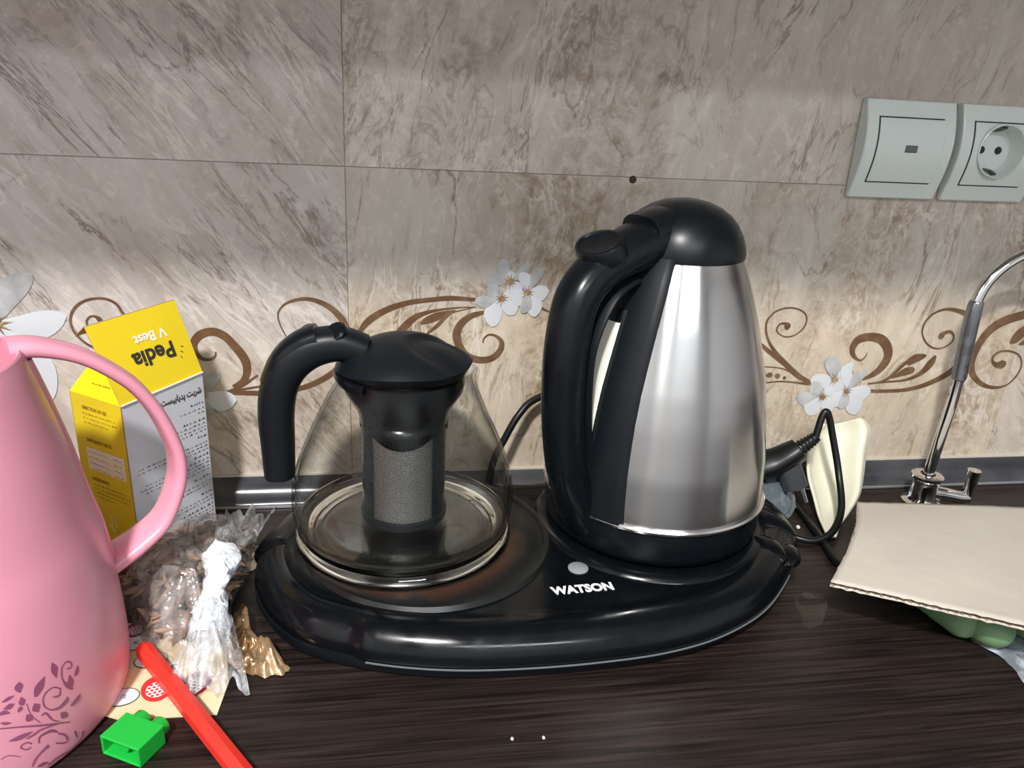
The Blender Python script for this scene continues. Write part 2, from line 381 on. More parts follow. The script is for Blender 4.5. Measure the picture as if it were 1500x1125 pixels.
# measured outlines of the printed border (wall x, z, width) and of the print on the jug (angle, height, width)
SCROLLS=[[(-0.0748,0.1395,0.0009),(-0.079,0.1496,0.0012),(-0.0798,0.1579,0.0014),(-0.0751,0.1646,0.0019),(-0.0672,0.1683,0.0025),(-0.057,0.1694,0.0031),(-0.047,0.1665,0.0041),(-0.0393,0.1616,0.0047),(-0.0331,0.1549,0.0054),(-0.0293,0.1481,0.0048),(-0.0287,0.1404,0.0045)],[(-0.0624,0.1421,0.0039),(-0.0607,0.1463,0.0038),(-0.0547,0.1489,0.0022),(-0.0469,0.145,0.001)],[(-0.1028,0.0923,0.0032),(-0.0836,0.0929,0.0039),(-0.064,0.0968,0.0044),(-0.0475,0.1043,0.0049),(-0.0342,0.1152,0.0049),(-0.0207,0.1327,0.0039)],[(-0.0223,0.1379,0.0026),(-0.014,0.1499,0.0052),(-0.0058,0.1568,0.0055),(0.0056,0.1628,0.0049),(0.0185,0.1671,0.0042),(0.0365,0.1698,0.0039),(0.0529,0.1712,0.004),(0.0721,0.1702,0.003)],[(0.0104,0.1405,0.0066),(0.0219,0.1535,0.0056),(0.0317,0.1587,0.0036),(0.0448,0.1619,0.002),(0.0614,0.1638,0.0013),(0.0723,0.1639,0.001)],[(0.029,0.1501,0.0017),(0.0334,0.1527,0.0056),(0.0416,0.1562,0.0066),(0.0491,0.1589,0.0043),(0.0565,0.1615,0.0007)],[(0.0335,0.1415,0.0017),(0.0418,0.1485,0.0033),(0.0483,0.1554,0.0027),(0.0549,0.1598,0.0013),(0.0698,0.1635,0.0008)],[(0.0833,0.1608,0.0024),(0.07,0.1573,0.0047),(0.0618,0.1512,0.006),(0.0578,0.1424,0.0067),(0.0597,0.1327,0.0064),(0.0659,0.1238,0.0062),(0.0764,0.1198,0.0059),(0.0867,0.1211,0.0055),(0.0933,0.1274,0.0052),(0.0947,0.1345,0.0041),(0.0902,0.1399,0.0024),(0.0841,0.1413,0.0017),(0.08,0.1381,0.0014),(0.0793,0.1342,0.0009)],[(0.1241,0.165,0.0024),(0.1312,0.1612,0.0017),(0.14,0.1595,0.0014)],[(0.375,0.097,0.0039),(0.3614,0.104,0.0049),(0.3472,0.1151,0.0048),(0.3348,0.1268,0.0034),(0.3271,0.1368,0.0024),(0.3231,0.1465,0.002),(0.323,0.1546,0.0018),(0.3284,0.1619,0.0017),(0.3377,0.1656,0.0017),(0.3478,0.1652,0.0015),(0.3562,0.1613,0.0015),(0.3592,0.1548,0.0015),(0.3572,0.1475,0.0014),(0.3507,0.1417,0.0014),(0.3425,0.1401,0.0014),(0.3351,0.1433,0.0013),(0.333,0.1474,0.0015),(0.3353,0.1515,0.0018),(0.34,0.1518,0.003),(0.3424,0.1496,0.0061),(0.3413,0.1466,0.0024)],[(0.3181,0.1351,0.003),(0.3288,0.1272,0.0037),(0.3395,0.1193,0.0031),(0.3554,0.1083,0.0024)],[(0.3731,0.0978,0.0028),(0.3519,0.1083,0.0014),(0.3409,0.1117,0.0012),(0.3253,0.113,0.001)],[(0.3734,0.0961,0.0025),(0.3555,0.0983,0.0016),(0.3433,0.0989,0.0014),(0.328,0.0975,0.0014)],[(0.339,0.1041,0.001),(0.3403,0.1041,0.0045),(0.3427,0.1041,0.0045),(0.3439,0.1041,0.001)],[(0.3468,0.1023,0.001),(0.3476,0.1023,0.0031),(0.349,0.1023,0.0031),(0.3499,0.1023,0.001)],[(0.3301,0.105,0.001),(0.3327,0.105,0.0048),(0.3353,0.105,0.0041),(0.3367,0.105,0.001)],[(0.4241,0.1001,0.0025),(0.4352,0.1061,0.0058),(0.4422,0.1147,0.0079),(0.4441,0.1233,0.0083),(0.4407,0.1318,0.0086),(0.433,0.1383,0.0085),(0.4219,0.1402,0.0077),(0.412,0.1377,0.0077),(0.4082,0.131,0.0063),(0.4092,0.1247,0.0046),(0.4138,0.12,0.0028),(0.4189,0.1186,0.0018),(0.4225,0.1225,0.0011),(0.4228,0.1259,0.0005)],[(0.4303,0.0962,0.0011),(0.4443,0.0982,0.0025),(0.4536,0.1051,0.0029),(0.4621,0.1146,0.0036),(0.4712,0.1215,0.0047),(0.4798,0.1236,0.0015)],[(0.4305,0.0956,0.0009),(0.4481,0.0976,0.0015),(0.4677,0.0997,0.0026),(0.4808,0.1058,0.0048),(0.4884,0.1154,0.0074),(0.4915,0.1229,0.0026)],[(0.4523,0.1013,0.0007),(0.4575,0.1038,0.004),(0.4657,0.1077,0.0073),(0.4717,0.109,0.0062),(0.4739,0.1097,0.0018)],[(0.4659,0.1138,0.0018),(0.4722,0.1177,0.004),(0.4801,0.1224,0.004),(0.4816,0.1238,0.0011)],[(0.432,0.0891,0.0033),(0.452,0.0889,0.0033),(0.4701,0.09,0.0037),(0.4875,0.0943,0.0045),(0.5023,0.1013,0.0056),(0.5132,0.1092,0.0063),(0.5195,0.1197,0.0056)],[(0.5131,0.1616,0.0051),(0.4974,0.1657,0.0032),(0.4867,0.1653,0.0022),(0.4773,0.1605,0.002),(0.4723,0.1522,0.002),(0.4727,0.1437,0.0016),(0.4785,0.1353,0.0016),(0.4872,0.1301,0.0016),(0.4963,0.1301,0.0015),(0.5041,0.1353,0.0015),(0.5046,0.1413,0.0018),(0.5004,0.1452,0.0029),(0.4952,0.1442,0.0036),(0.4924,0.1413,0.0062),(0.4932,0.1384,0.0026)],[(0.5806,0.1647,0.0082),(0.5704,0.1615,0.0082),(0.5533,0.1563,0.0085),(0.5409,0.1482,0.0085),(0.5334,0.1362,0.0078),(0.5301,0.1232,0.0075),(0.5308,0.1117,0.0068),(0.5368,0.1019,0.0053),(0.5475,0.0946,0.0042),(0.56,0.0913,0.0031),(0.5728,0.0935,0.0019),(0.5812,0.1034,0.0017),(0.5826,0.1142,0.0017),(0.5769,0.1231,0.0017),(0.5662,0.127,0.0017),(0.5569,0.1266,0.0019),(0.5513,0.1231,0.0023),(0.551,0.1178,0.0026),(0.556,0.1139,0.0046),(0.5622,0.1143,0.0084),(0.5658,0.116,0.003)],[(0.5642,0.1345,0.0019),(0.5682,0.1388,0.0094),(0.5751,0.1466,0.0098),(0.5845,0.1527,0.0057)],[(0.5736,0.1336,0.0019),(0.5787,0.1354,0.0049),(0.5885,0.1406,0.0057)],[(-0.1877,0.1515,0.0023),(-0.1912,0.1574,0.0023),(-0.1946,0.164,0.0021),(-0.2002,0.1677,0.002),(-0.2068,0.1685,0.0018),(-0.2145,0.1672,0.0019),(-0.2209,0.1638,0.0021),(-0.2257,0.1584,0.0021),(-0.228,0.1521,0.0019),(-0.2277,0.1463,0.0018),(-0.2258,0.1412,0.0018),(-0.2203,0.1344,0.0018),(-0.2118,0.1292,0.002),(-0.1969,0.1258,0.0023)],[(-0.217,0.148,0.0014),(-0.2169,0.1513,0.0015),(-0.2142,0.1545,0.0015),(-0.2108,0.1547,0.002),(-0.2078,0.1521,0.0039),(-0.2064,0.148,0.0015)],[(-0.1278,0.1272,0.001),(-0.1286,0.1234,0.0016),(-0.1332,0.1207,0.0024),(-0.1394,0.1224,0.0033),(-0.1433,0.1288,0.0049),(-0.1427,0.1353,0.0058),(-0.1374,0.1411,0.0064),(-0.1285,0.1433,0.0064),(-0.1209,0.1401,0.0064),(-0.1146,0.1331,0.0065),(-0.1074,0.1223,0.007),(-0.1056,0.1124,0.006),(-0.1087,0.1035,0.005),(-0.1171,0.098,0.003)],[(-0.126,0.0921,0.0015),(-0.1131,0.0931,0.0036),(-0.0924,0.0923,0.0042)],[(-0.1233,0.0938,0.001),(-0.1117,0.0983,0.0026),(-0.0977,0.1079,0.0015)],[(-0.1234,0.0932,0.0008),(-0.1103,0.096,0.0015),(-0.0946,0.0987,0.0016)]]
PETALS=[(0.099,0.1857,0.0799,0.1848,0.011,1),(0.099,0.1857,0.0915,0.2033,0.0109,1),(0.099,0.1857,0.1134,0.2005,0.0088,1),(0.099,0.1857,0.0992,0.1939,0.0093,0),(0.099,0.1857,0.1072,0.1757,0.0142,0),(0.0927,0.172,0.0714,0.1694,0.011,1),(0.0927,0.172,0.0857,0.1478,0.0148,0),(0.0927,0.172,0.104,0.1583,0.0137,0),(0.0927,0.172,0.1037,0.1757,0.0118,0),(0.0927,0.172,0.0823,0.1831,0.011,1),(0.1133,0.177,0.1005,0.1673,0.0148,0),(0.1133,0.177,0.1208,0.1566,0.0132,0),(0.1133,0.177,0.1308,0.1784,0.0131,0),(0.1133,0.177,0.1252,0.1949,0.0088,1),(0.1133,0.177,0.1074,0.1934,0.0105,0),(0.1133,0.177,0.1105,0.1595,0.0101,1),(0.3962,0.1011,0.3858,0.1214,0.014,1),(0.3962,0.1011,0.3734,0.1004,0.0149,0),(0.3962,0.1011,0.4114,0.1165,0.0106,0),(0.3962,0.1011,0.3886,0.0908,0.0142,0),(0.3962,0.1011,0.4111,0.094,0.0143,0),(0.3878,0.0846,0.3626,0.084,0.0132,1),(0.3878,0.0846,0.3776,0.0662,0.0179,0),(0.3878,0.0846,0.4,0.0703,0.0162,0),(0.3878,0.0846,0.3989,0.0924,0.0143,0),(0.3878,0.0846,0.3764,0.0987,0.0123,1),(0.4102,0.0897,0.4009,0.0747,0.0162,0),(0.4102,0.0897,0.4244,0.0663,0.0174,0),(0.4102,0.0897,0.4348,0.0885,0.0164,0),(0.4102,0.0897,0.4265,0.1087,0.0108,1),(0.4102,0.0897,0.4016,0.1132,0.0106,0),(0.4102,0.0897,0.4078,0.072,0.0109,1),(-0.1399,0.0917,-0.1151,0.0868,0.0176,0),(-0.1399,0.0917,-0.1262,0.1103,0.0111,1),(-0.1399,0.0917,-0.1506,0.102,0.0131,0),(-0.1399,0.0917,-0.146,0.0673,0.0175,1),(-0.1399,0.0917,-0.1593,0.0792,0.0132,0),(-0.2783,0.1487,-0.2488,0.1865,0.0181,1),(-0.2783,0.1487,-0.23,0.1552,0.0205,0),(-0.2783,0.1487,-0.2507,0.0862,0.0249,0),(-0.2783,0.1487,-0.2907,0.1809,0.0177,1),(-0.2783,0.1487,-0.3068,0.1033,0.0202,0)]
CENTRES=[(0.099,0.1857,0.008),(0.0927,0.172,0.008),(0.1133,0.177,0.008),(0.3962,0.1011,0.008),(0.3878,0.0846,0.008),(0.4102,0.0897,0.008),(-0.1399,0.0917,0.008),(-0.2783,0.1487,0.016)]
JUG_PRINT=[[(-0.8871,0.0418,0.0004),(-0.8523,0.0402,0.0006),(-0.7635,0.0356,0.0007),(-0.6693,0.03,0.0009),(-0.5844,0.0249,0.0007),(-0.514,0.0205,0.0004)],[(-0.5849,0.0246,0.0004),(-0.6737,0.0279,0.0007),(-0.7177,0.0277,0.0009),(-0.753,0.0278,0.0006)],[(-0.5286,0.0416,0.0007),(-0.5621,0.0451,0.0007),(-0.602,0.0454,0.0007),(-0.6303,0.0433,0.0007),(-0.6336,0.0388,0.0007),(-0.6042,0.0347,0.0007),(-0.5597,0.0328,0.0015),(-0.5145,0.0336,0.0022),(-0.5015,0.0352,0.0004)],[(-0.5313,0.0422,0.0006),(-0.5455,0.0391,0.001),(-0.5814,0.0406,0.0006)],[(-0.4642,0.037,0.0007),(-0.4869,0.0407,0.0022),(-0.5038,0.0443,0.0009),(-0.508,0.0479,0.0007),(-0.4971,0.052,0.0007),(-0.4651,0.0534,0.0007),(-0.4384,0.0512,0.0007),(-0.4438,0.0487,0.0007),(-0.4712,0.0498,0.0006)],[(-0.723,0.0586,0.0003),(-0.7314,0.0564,0.0037),(-0.7323,0.0531,0.0003)],[(-0.7306,0.0506,0.0003),(-0.7327,0.048,0.003),(-0.7273,0.0458,0.0003)],[(-0.7591,0.0455,0.0003),(-0.7501,0.0449,0.003),(-0.7379,0.0441,0.0003)],[(-0.6792,0.0435,0.0003),(-0.6744,0.0408,0.0039),(-0.6691,0.038,0.0003)],[(-0.7256,0.0402,0.0003),(-0.7171,0.0376,0.0033),(-0.7042,0.0356,0.0003)],[(-0.5974,0.0538,0.0003),(-0.6372,0.0501,0.0045),(-0.6647,0.0464,0.0015)],[(-0.5449,0.0583,0.0003),(-0.5395,0.054,0.0033),(-0.5392,0.0492,0.0004)],[(-0.4007,0.047,0.0003),(-0.4151,0.0439,0.0027),(-0.4378,0.043,0.0003)],[(-0.4225,0.031,0.0003),(-0.441,0.0299,0.0022),(-0.4862,0.029,0.0018),(-0.4918,0.0286,0.0003)],[(-0.4636,0.0456,0.0004),(-0.4677,0.041,0.0037),(-0.4733,0.0373,0.0006)],[(-0.5595,0.0295,0.0003),(-0.5439,0.027,0.0033),(-0.5253,0.0247,0.0003)],[(-0.8314,0.0317,0.0003),(-0.7746,0.0304,0.0025),(-0.7171,0.0297,0.0003)],[(-0.7318,0.0232,0.0006),(-0.7498,0.0254,0.0006),(-0.7761,0.026,0.0006),(-0.7853,0.0246,0.0006),(-0.7617,0.0219,0.0006),(-0.7396,0.0218,0.0006)],[(-0.5936,0.0191,0.0007),(-0.5568,0.0153,0.001),(-0.5551,0.0107,0.0007),(-0.6165,0.0148,0.0006)],[(-0.6535,0.0164,0.0018),(-0.7009,0.0152,0.0009),(-0.7329,0.0133,0.0009),(-0.7519,0.0103,0.0007)],[(-0.441,0.0086,0.0015),(-0.4619,0.0049,0.0009),(-0.531,0.0034,0.0009),(-0.6066,0.005,0.0012),(-0.6709,0.0048,0.001)],[(-0.4975,0.0132,0.0012),(-0.4867,0.0078,0.0007)],[(-0.6988,0.0211,0.0006),(-0.6864,0.0245,0.001),(-0.6272,0.0235,0.0015),(-0.5925,0.0199,0.0006)],[(-0.8194,0.053,0.0004),(-0.7925,0.0532,0.0018),(-0.7622,0.0533,0.0003)],[(-0.8207,0.0492,0.0003),(-0.7916,0.049,0.003),(-0.7682,0.0491,0.0003)],[(-0.8506,0.0472,0.0004),(-0.8243,0.0475,0.0022),(-0.7961,0.0455,0.0003)],[(-0.8463,0.0431,0.0004),(-0.8243,0.0414,0.0015),(-0.8005,0.0403,0.0003)],[(-0.6579,0.0349,0.0006),(-0.6349,0.0348,0.0009),(-0.61,0.029,0.0007),(-0.5756,0.0256,0.0004)],[(-0.7134,0.0457,0.0004),(-0.7074,0.039,0.0004),(-0.6724,0.0318,0.0004)],[(-0.8838,0.0242,0.0003),(-0.8455,0.0241,0.0004),(-0.7934,0.0196,0.0003)],[(-0.7261,0.0083,0.0007),(-0.6978,0.0075,0.0022),(-0.6684,0.0064,0.0004)]]

# ------------------------------------------------------------------ shared materials
black = mat('black_plastic', (.0035, .0052, .0070), .27, spec=.34, rvar=(40, .22, .34))
black_gloss = mat('black_gloss_plastic', (.0025, .0036, .0048), .16, spec=.36, rvar=(60, .12, .26))
black_matt = mat('black_matt_plastic', (.0045, .0066, .0090), .40, spec=.36)
rubber = mat('black_rubber', (.004, .005, .005), .36, spec=.4)
steel = mat('brushed_steel', (.52, .52, .52), .20, 1., aniso=.88)
chrome = mat('chrome', (.78, .78, .78), .07, 1.)
grey_lens = mat('grey_plastic', (.24, .26, .27), .45, bump=(300, .2))
white_paint = mat('white_print', (.85, .85, .85), .5)
paint = mat('room_paint', (.52, .52, .53), .9)
white_gloss = mat('switch_plastic', (.66, .72, .69), .22, spec=.5)
dark = mat('dark_gap', (.02, .03, .03), .7)

# ------------------------------------------------------------------ room shell
XL, XR, YF, ZF, ZC = -1.30, 1.60, -2.60, -.90, 1.56
struct('floor', *boxg(XL, XR, YF, .05, ZF - .05, ZF), mat('floor_tiles', (.35, .33, .30), .5), smooth=False)
struct('ceiling', *boxg(XL, XR, YF, .05, ZC, ZC + .05), mat('ceiling_paint', (.78, .77, .75), .9), smooth=False)
struct('wall_left', *boxg(XL - .05, XL, YF, .05, ZF, ZC), paint, smooth=False)
struct('wall_right', *boxg(XR, XR + .05, YF, .05, ZF, ZC), paint, smooth=False)
struct('wall_front', *boxg(XL, XR, YF - .05, YF, ZF, ZC), paint, smooth=False)
grout = mat('grout', (.50, .45, .40), .9)
wall = struct('wall_back', *boxg(XL, XR, .0012, .05, ZF, ZC), grout, smooth=False)

tm = {
 'ul': tile_mat('tile_upper_left', 34, (.50, .445, .415), (.63, .58, .55), (.15, .11, .09), 1.3, (5.0, .8), .35),
 'ur': tile_mat('tile_upper_right', -14, (.545, .485, .425), (.67, .62, .575), (.19, .13, .09), 5.1, (3.2, 1.1), .80, mottle_col=(.29, .215, .155)),
 'll': tile_mat('tile_lower_left', 34, (.50, .455, .425), (.61, .57, .54), (.16, .115, .09), 2.2, (4.4, .9), .45, .128, (.60, .515, .42)),
 'lr': tile_mat('tile_lower_right', -10, (.50, .445, .39), (.61, .57, .52), (.22, .15, .09), 8.4, (3.4, 1.2), .95, .166, (.60, .50, .37), (.29, .20, .125)),
}
GX, G = -.0268, .0004
cols = [(GX - 1.20, GX - .60 - G), (GX - .60, GX - G), (GX, GX + .60 - G), (GX + .60, GX + 1.20)]
rows = [(.0, .2685), (.2689, .518), (.5184, .767)]
for ri, (z0, z1) in enumerate(rows):
    for ci, (x0, x1) in enumerate(cols):
        key = ('l' if ri == 0 else 'u') + ('l' if ci % 2 == (1 if ri < 2 else 0) else 'r')
        x0c, x1c = max(x0, XL + .001), min(x1, XR - .001)
        box('tile', x0c, x1c, 0., .0011, z0, z1, tm[key], wall, bevel=.0003)
lathe('drill_hole', [(.0, .0005), (.0022, .0004), (.0030, .0001)], (0, 0), mat('rust_brown', (.06, .03, .02), .8), wall, n=14)
hole = bpy.data.objects['drill_hole']; hole.rotation_euler = (R(90), 0, 0); hole.location = (.1913, -.0001, .267)

# printed border: scrolls and blossoms glazed onto the tiles
scroll_m = mat('scroll_glaze', (.135, .072, .038), .25, var=(90, (.20, .125, .07), .45, .7))
for si, s in enumerate(SCROLLS):
    v, f = ribbon2(s)
    mesh_obj('scroll', [(x, -.00018 - .000012 * si, z) for x, z in v], f, scroll_m, wall)
pet = [mat('petal_white', (.60, .62, .65), .25), mat('petal_shade', (.33, .33, .325), .25, var=(60, (.52, .53, .54), .35, .65))]
petal_mid = mat('petal_fold', (.50, .52, .54), .25)
for i, (cx, cz, tx, tz, w, tone) in enumerate(PETALS):
    d = Vector((tx - cx, tz - cz)); Ln = d.length; d.normalize(); nn = Vector((-d.y, d.x))
    vs, fs = [], []
    K = 12
    for k in range(K + 1):
        t = k / K
        hw = .5 * w * (math.sin(PI * min(1, t ** 1.35 * .93 + .045)) ** .72) * (1.0 if t < .99 else .3)
        bend = .10 * Ln * math.sin(PI * t) * (1 if i % 2 else -1)
        for s in (-1, -.5, 0, .5, 1):
            p = Vector((cx, cz)) + d * (Ln * t) + nn * (hw * s + bend)
            vs.append((p.x, -.0004 - .00006 * (i % 17) - .0004 * (1 - s * s) * math.sin(PI * t), p.y))
    for k in range(K):
        for s in range(4):
            a = k * 5 + s; fs.append((a, a + 1, a + 6, a + 5))
    mesh_obj('petal', vs, fs, pet[tone], wall)
star_m = mat('blossom_heart', (.27, .14, .05), .3, var=(200, (.62, .45, .22), .45, .7))
for cx, cz, r in CENTRES:
    vs = [(cx, -.0022, cz)]; nsp = 10
    for k in range(nsp * 2):
        a = PI * k / nsp + .2; q = r * (.80 + .2 * math.sin(k * 2.3)) if k % 2 == 0 else r * .20
        vs.append((cx + q * math.cos(a), -.0019, cz + q * math.sin(a)))
    mesh_obj('blossom_heart', vs, [(0, 1 + k, 1 + (k + 1) % (nsp * 2)) for k in range(nsp * 2)], star_m, wall)

# black sealing strip along the foot of the wall
strip_m = mat('seal_strip', (.035, .036, .042), .22, rvar=(14, .16, .34), var=(18, (.085, .085, .092), .42, .70))
prof = [(0.0, .0), (-.0205, .0), (-.0205, .0022), (-.0185, .0030), (-.0178, .0068), (-.0150, .0125), (-.0100, .0170), (-.0045, .0192), (-.0025, .0205), (0., .0205)]
vs = [(x, y - .0002, z) for x in (XL + .001, XR - .001) for y, z in prof]; n = len(prof)
tr = struct('trim_1', vs, [(i, (i + 1) % n, n + (i + 1) % n, n + i) for i in range(n)] + [tuple(range(n)), tuple(range(2 * n - 1, n - 1, -1))], strip_m)
sharp(tr, 60)
box('silver_lip', XL + .001, XR - .001, -.0215, -.0186, .0003, .0027, mat('silver_edge', (.55, .56, .58), .3, .8), tr, bevel=.0005)
box('sealant', XL + .001, XR - .001, -.0030, -.0001, .0195, .0218, mat('sealant', (.55, .50, .44), .6), tr)

# worktop and the cupboard that carries it
ct = box('worktop', XL + .002, XR - .002, -.64, -.0005, -.04, 0., wood_mat(), bevel=.003)
tag(ct, 'dark brown wood grain laminate worktop along the tiled wall', 'worktop')
cab_m = mat('cupboard_front', (.42, .36, .30), .5)
cb = thing('base_cupboard', 'pale base cupboard standing under the dark worktop', 'cupboard', loc=(.1, -.3, ZF))
box('carcass', XL + .01, XR - .01, -.58, -.01, ZF, -.0405, cab_m, cb)
for k in range(4):
    x0 = XL + .02 + k * .715
    d_ = box('door', x0, x0 + .705, -.60, -.5805, ZF + .1, -.05, cab_m, cb, bevel=.002)
    box('handle', x0 + .30, x0 + .40, -.615, -.6005, -.10, -.09, chrome, d_, bevel=.002)
uc = thing('wall_cupboard', 'pale wall cupboard hanging above the tiled splashback', 'cupboard', loc=(.1, -.16, .515))
box('carcass', XL + .01, XR - .01, -.32, -.0005, .515, 1.40, cab_m, uc)
for k in range(4):
    x0 = XL + .02 + k * .715
    box('door', x0, x0 + .705, -.335, -.3205, .517, 1.398, cab_m, uc, bevel=.002)
def lamp(name, label, x, y, sx, sy, shape, e):
    t = thing(name, label, 'lamp', loc=(x, y, ZC))
    if shape == 'disc':
        lathe('housing', [(0, ZC - .0005), (sx * 1.12, ZC - .0005), (sx * 1.12, ZC - .045), (sx * 1.02, ZC - .050)], (x, y), white_paint, t, n=32)
        lathe('diffuser', [(0, ZC - .052), (sx, ZC - .051)], (x, y), mat('lamp_glow', (.9, .9, .9), .5, emit=((1, .97, .93), e)), t, n=32)
    else:
        box('housing', x - sx, x + sx, y - sy, y + sy, ZC - .02, ZC - .0005, white_paint, t)
        box('diffuser', x - sx + .01, x + sx - .01, y - sy + .01, y + sy - .01, ZC - .023, ZC - .0205, mat('fill_tube_glow', (.9, .9, .9), .5, emit=((.9, .96, 1), e)), t)
    return t
lamp('ceiling_lamp', 'round white ceiling lamp in front of the wall cupboard', LAMP.x, LAMP.y, .08, .08, 'disc', 30.0)
lamp('fill_tube', 'unseen long white fill tube added near the back of the ceiling', .3, -2.2, .57, .07, 'box', 12.0)  # unseen fixture added to carry the fill light

# ------------------------------------------------------------------ tea maker base
TR = [(-.0895, -.141), (-.0895, -.121), (-.081, -.0964), (-.062, -.062), (-.025, -.038), (.03, -.031), (.075, -.036), (.112, -.0405), (.15, -.031), (.195, -.0235),
      (.245, -.028), (.282, -.044), (.3035, -.068), (.311, -.095), (.3095, -.119), (.297, -.146), (.268, -.181), (.240, -.2055), (.203, -.2245), (.165, -.2345), (.125, -.2385),
      (.085, -.2395), (.045, -.2375), (.01, -.2315), (-.022, -.2215), (-.05, -.2075), (-.066, -.193), (-.0805, -.170)]
out = [Vector((p.x, p.y)) for p in catmull([(a, b, 0) for a, b in TR], 6, True)]
no = len(out)
nrm = []
for i in range(no):
    t = out[(i + 1) % no] - out[i - 1]; t.normalize(); nn = Vector((-t.y, t.x))
    nrm.append(nn)
ctr = sum(out, Vector((0, 0))) / no
if (ctr - out[0]).dot(nrm[0]) < 0: nrm = [-q for q in nrm]
def ring_loft(name, prof, m, parent, cap_top=True, step=True, cap_bottom=False):
    vs, fs = [], []
    for d, z in prof:
        for i, p in enumerate(out):
            dd, zz = d, z
            if step and p.y < -.12 and p.x < -.0165 and d < .022:     # the left end cap sits a little lower and further in
                k = min(1, (-.0165 - p.x) / .0012)
                dd += .0048 * k; zz -= .0022 * k if z > .012 else 0
            q = p + nrm[i] * dd; vs.append((q.x, q.y, zz))
    for j in range(len(prof) - 1):
        for i in range(no):
            i2 = (i + 1) % no
            fs.append((j * no + i, j * no + i2, (j + 1) * no + i2, (j + 1) * no + i))
    if cap_top: fs.append(tuple((len(prof) - 1) * no + i for i in range(no)))
    if cap_bottom: fs.append(tuple(range(no)))
    o = mesh_obj(name, vs, fs, m, parent)
    return sharp(o, 38)
tray = thing('tea_maker_base', 'glossy black double tea maker base with white lettering under kettle and teapot', 'appliance base', loc=(.11, -.135, 0))
ring_loft('skirt', [(.010, .0004), (.006, .002), (.0035, .008), (.0035, .0118)], black_matt, tray, step=False, cap_bottom=True)
ring_loft('body', [(.002, .0119), (.0, .0135), (-.0008, .0165), (.0002, .0215), (.0035, .0272), (.0085, .0312), (.0145, .0331), (.0195, .0330), (.0235, .0318), (.027, .0306), (.031, .0303)], black_gloss, tray)
# pale seam along the front
seam = [(p.x, p.y, .0124) for i, p in enumerate(out) if p.y < -.115 and -.0155 < p.x < .285]
idx = [i for i, p in enumerate(out) if p.y < -.115 and -.0155 < p.x < .285]
seam = [(out[i].x - nrm[i].x * .0004, out[i].y - nrm[i].y * .0004, .0126) for i in idx]
sweep('seam_line', seam, .0008, .0006, mat('grey_seam', (.13, .14, .15), .35), tray, n=6, per=1)
def dish_material():
    m = mat('stained_dish', (.010, .012, .012), .22)
    nt = m.node_tree; N = nt.nodes; L = nt.links; b = N['Principled BSDF']
    tc = N.new('ShaderNodeTexCoord')
    mp = N.new('ShaderNodeMapping'); mp.inputs['Location'].default_value = (-.022, .122, 0); L.new(tc.outputs['Object'], mp.inputs[0])
    sp = N.new('ShaderNodeSeparateXYZ'); L.new(mp.outputs[0], sp.inputs[0])
    x2 = N.new('ShaderNodeMath'); x2.operation = 'MULTIPLY'; L.new(sp.outputs[0], x2.inputs[0]); L.new(sp.outputs[0], x2.inputs[1])
    y2 = N.new('ShaderNodeMath'); y2.operation = 'MULTIPLY_ADD'; L.new(sp.outputs[1], y2.inputs[0]); L.new(sp.outputs[1], y2.inputs[1]); L.new(x2.outputs[0], y2.inputs[2])
    sq = N.new('ShaderNodeMath'); sq.operation = 'SQRT'; L.new(y2.outputs[0], sq.inputs[0])
    n = N.new('ShaderNodeTexNoise'); n.inputs['Scale'].default_value = 70; n.inputs['Detail'].default_value = 8; L.new(tc.outputs['Object'], n.inputs['Vector'])
    ad = N.new('ShaderNodeMath'); ad.operation = 'MULTIPLY_ADD'; ad.inputs[1].default_value = .024; L.new(n.outputs['Fac'], ad.inputs[0]); L.new(sq.outputs[0], ad.inputs[2])
    cr = N.new('ShaderNodeValToRGB'); e = cr.color_ramp.elements
    mr = N.new('ShaderNodeMapRange'); mr.inputs[1].default_value = .04; mr.inputs[2].default_value = .11; L.new(ad.outputs[0], mr.inputs[0])
    L.new(mr.outputs[0], cr.inputs[0])
    e[0].position = .40; e[0].color = (.005, .006, .006, 1); e[1].position = .70; e[1].color = (.006, .007, .007, 1)
    k = e.new(.53); k.color = (.040, .018, .011, 1); k = e.new(.62); k.color = (.020, .011, .008, 1)
    L.new(cr.outputs[0], b.inputs['Base Color'])
    mr2 = N.new('ShaderNodeMapRange'); mr2.inputs[3].default_value = .16; mr2.inputs[4].default_value = .5; L.new(n.outputs['Fac'], mr2.inputs[0]); L.new(mr2.outputs[0], b.inputs['Roughness'])
    return m
lathe('hot_plate', [(.0, .0318), (.072, .0318), (.0735, .0312), (.080, .0312), (.0815, .0330), (.0845, .0332), (.0865, .0305)], (.030, -.121), dish_material(), tray)
lathe('kettle_seat', [(.0, .0325), (.070, .0325), (.074, .0338), (.082, .0340), (.085, .0322), (.0865, .0300)], (.196, -.106), black_gloss, tray)
lathe('indicator_lamp', [(.0068, .0302), (.0068, .0309), (.0060, .0314), (0, .0316)], (.1265, -.1685), grey_lens, tray, n=32)
text_obj('lettering', 'WATSON', .0108, (.1040, -.1960, .0307), (1, .055, 0), (-.02, 1, 0), white_paint, tray, bold=.045, sx=.86)
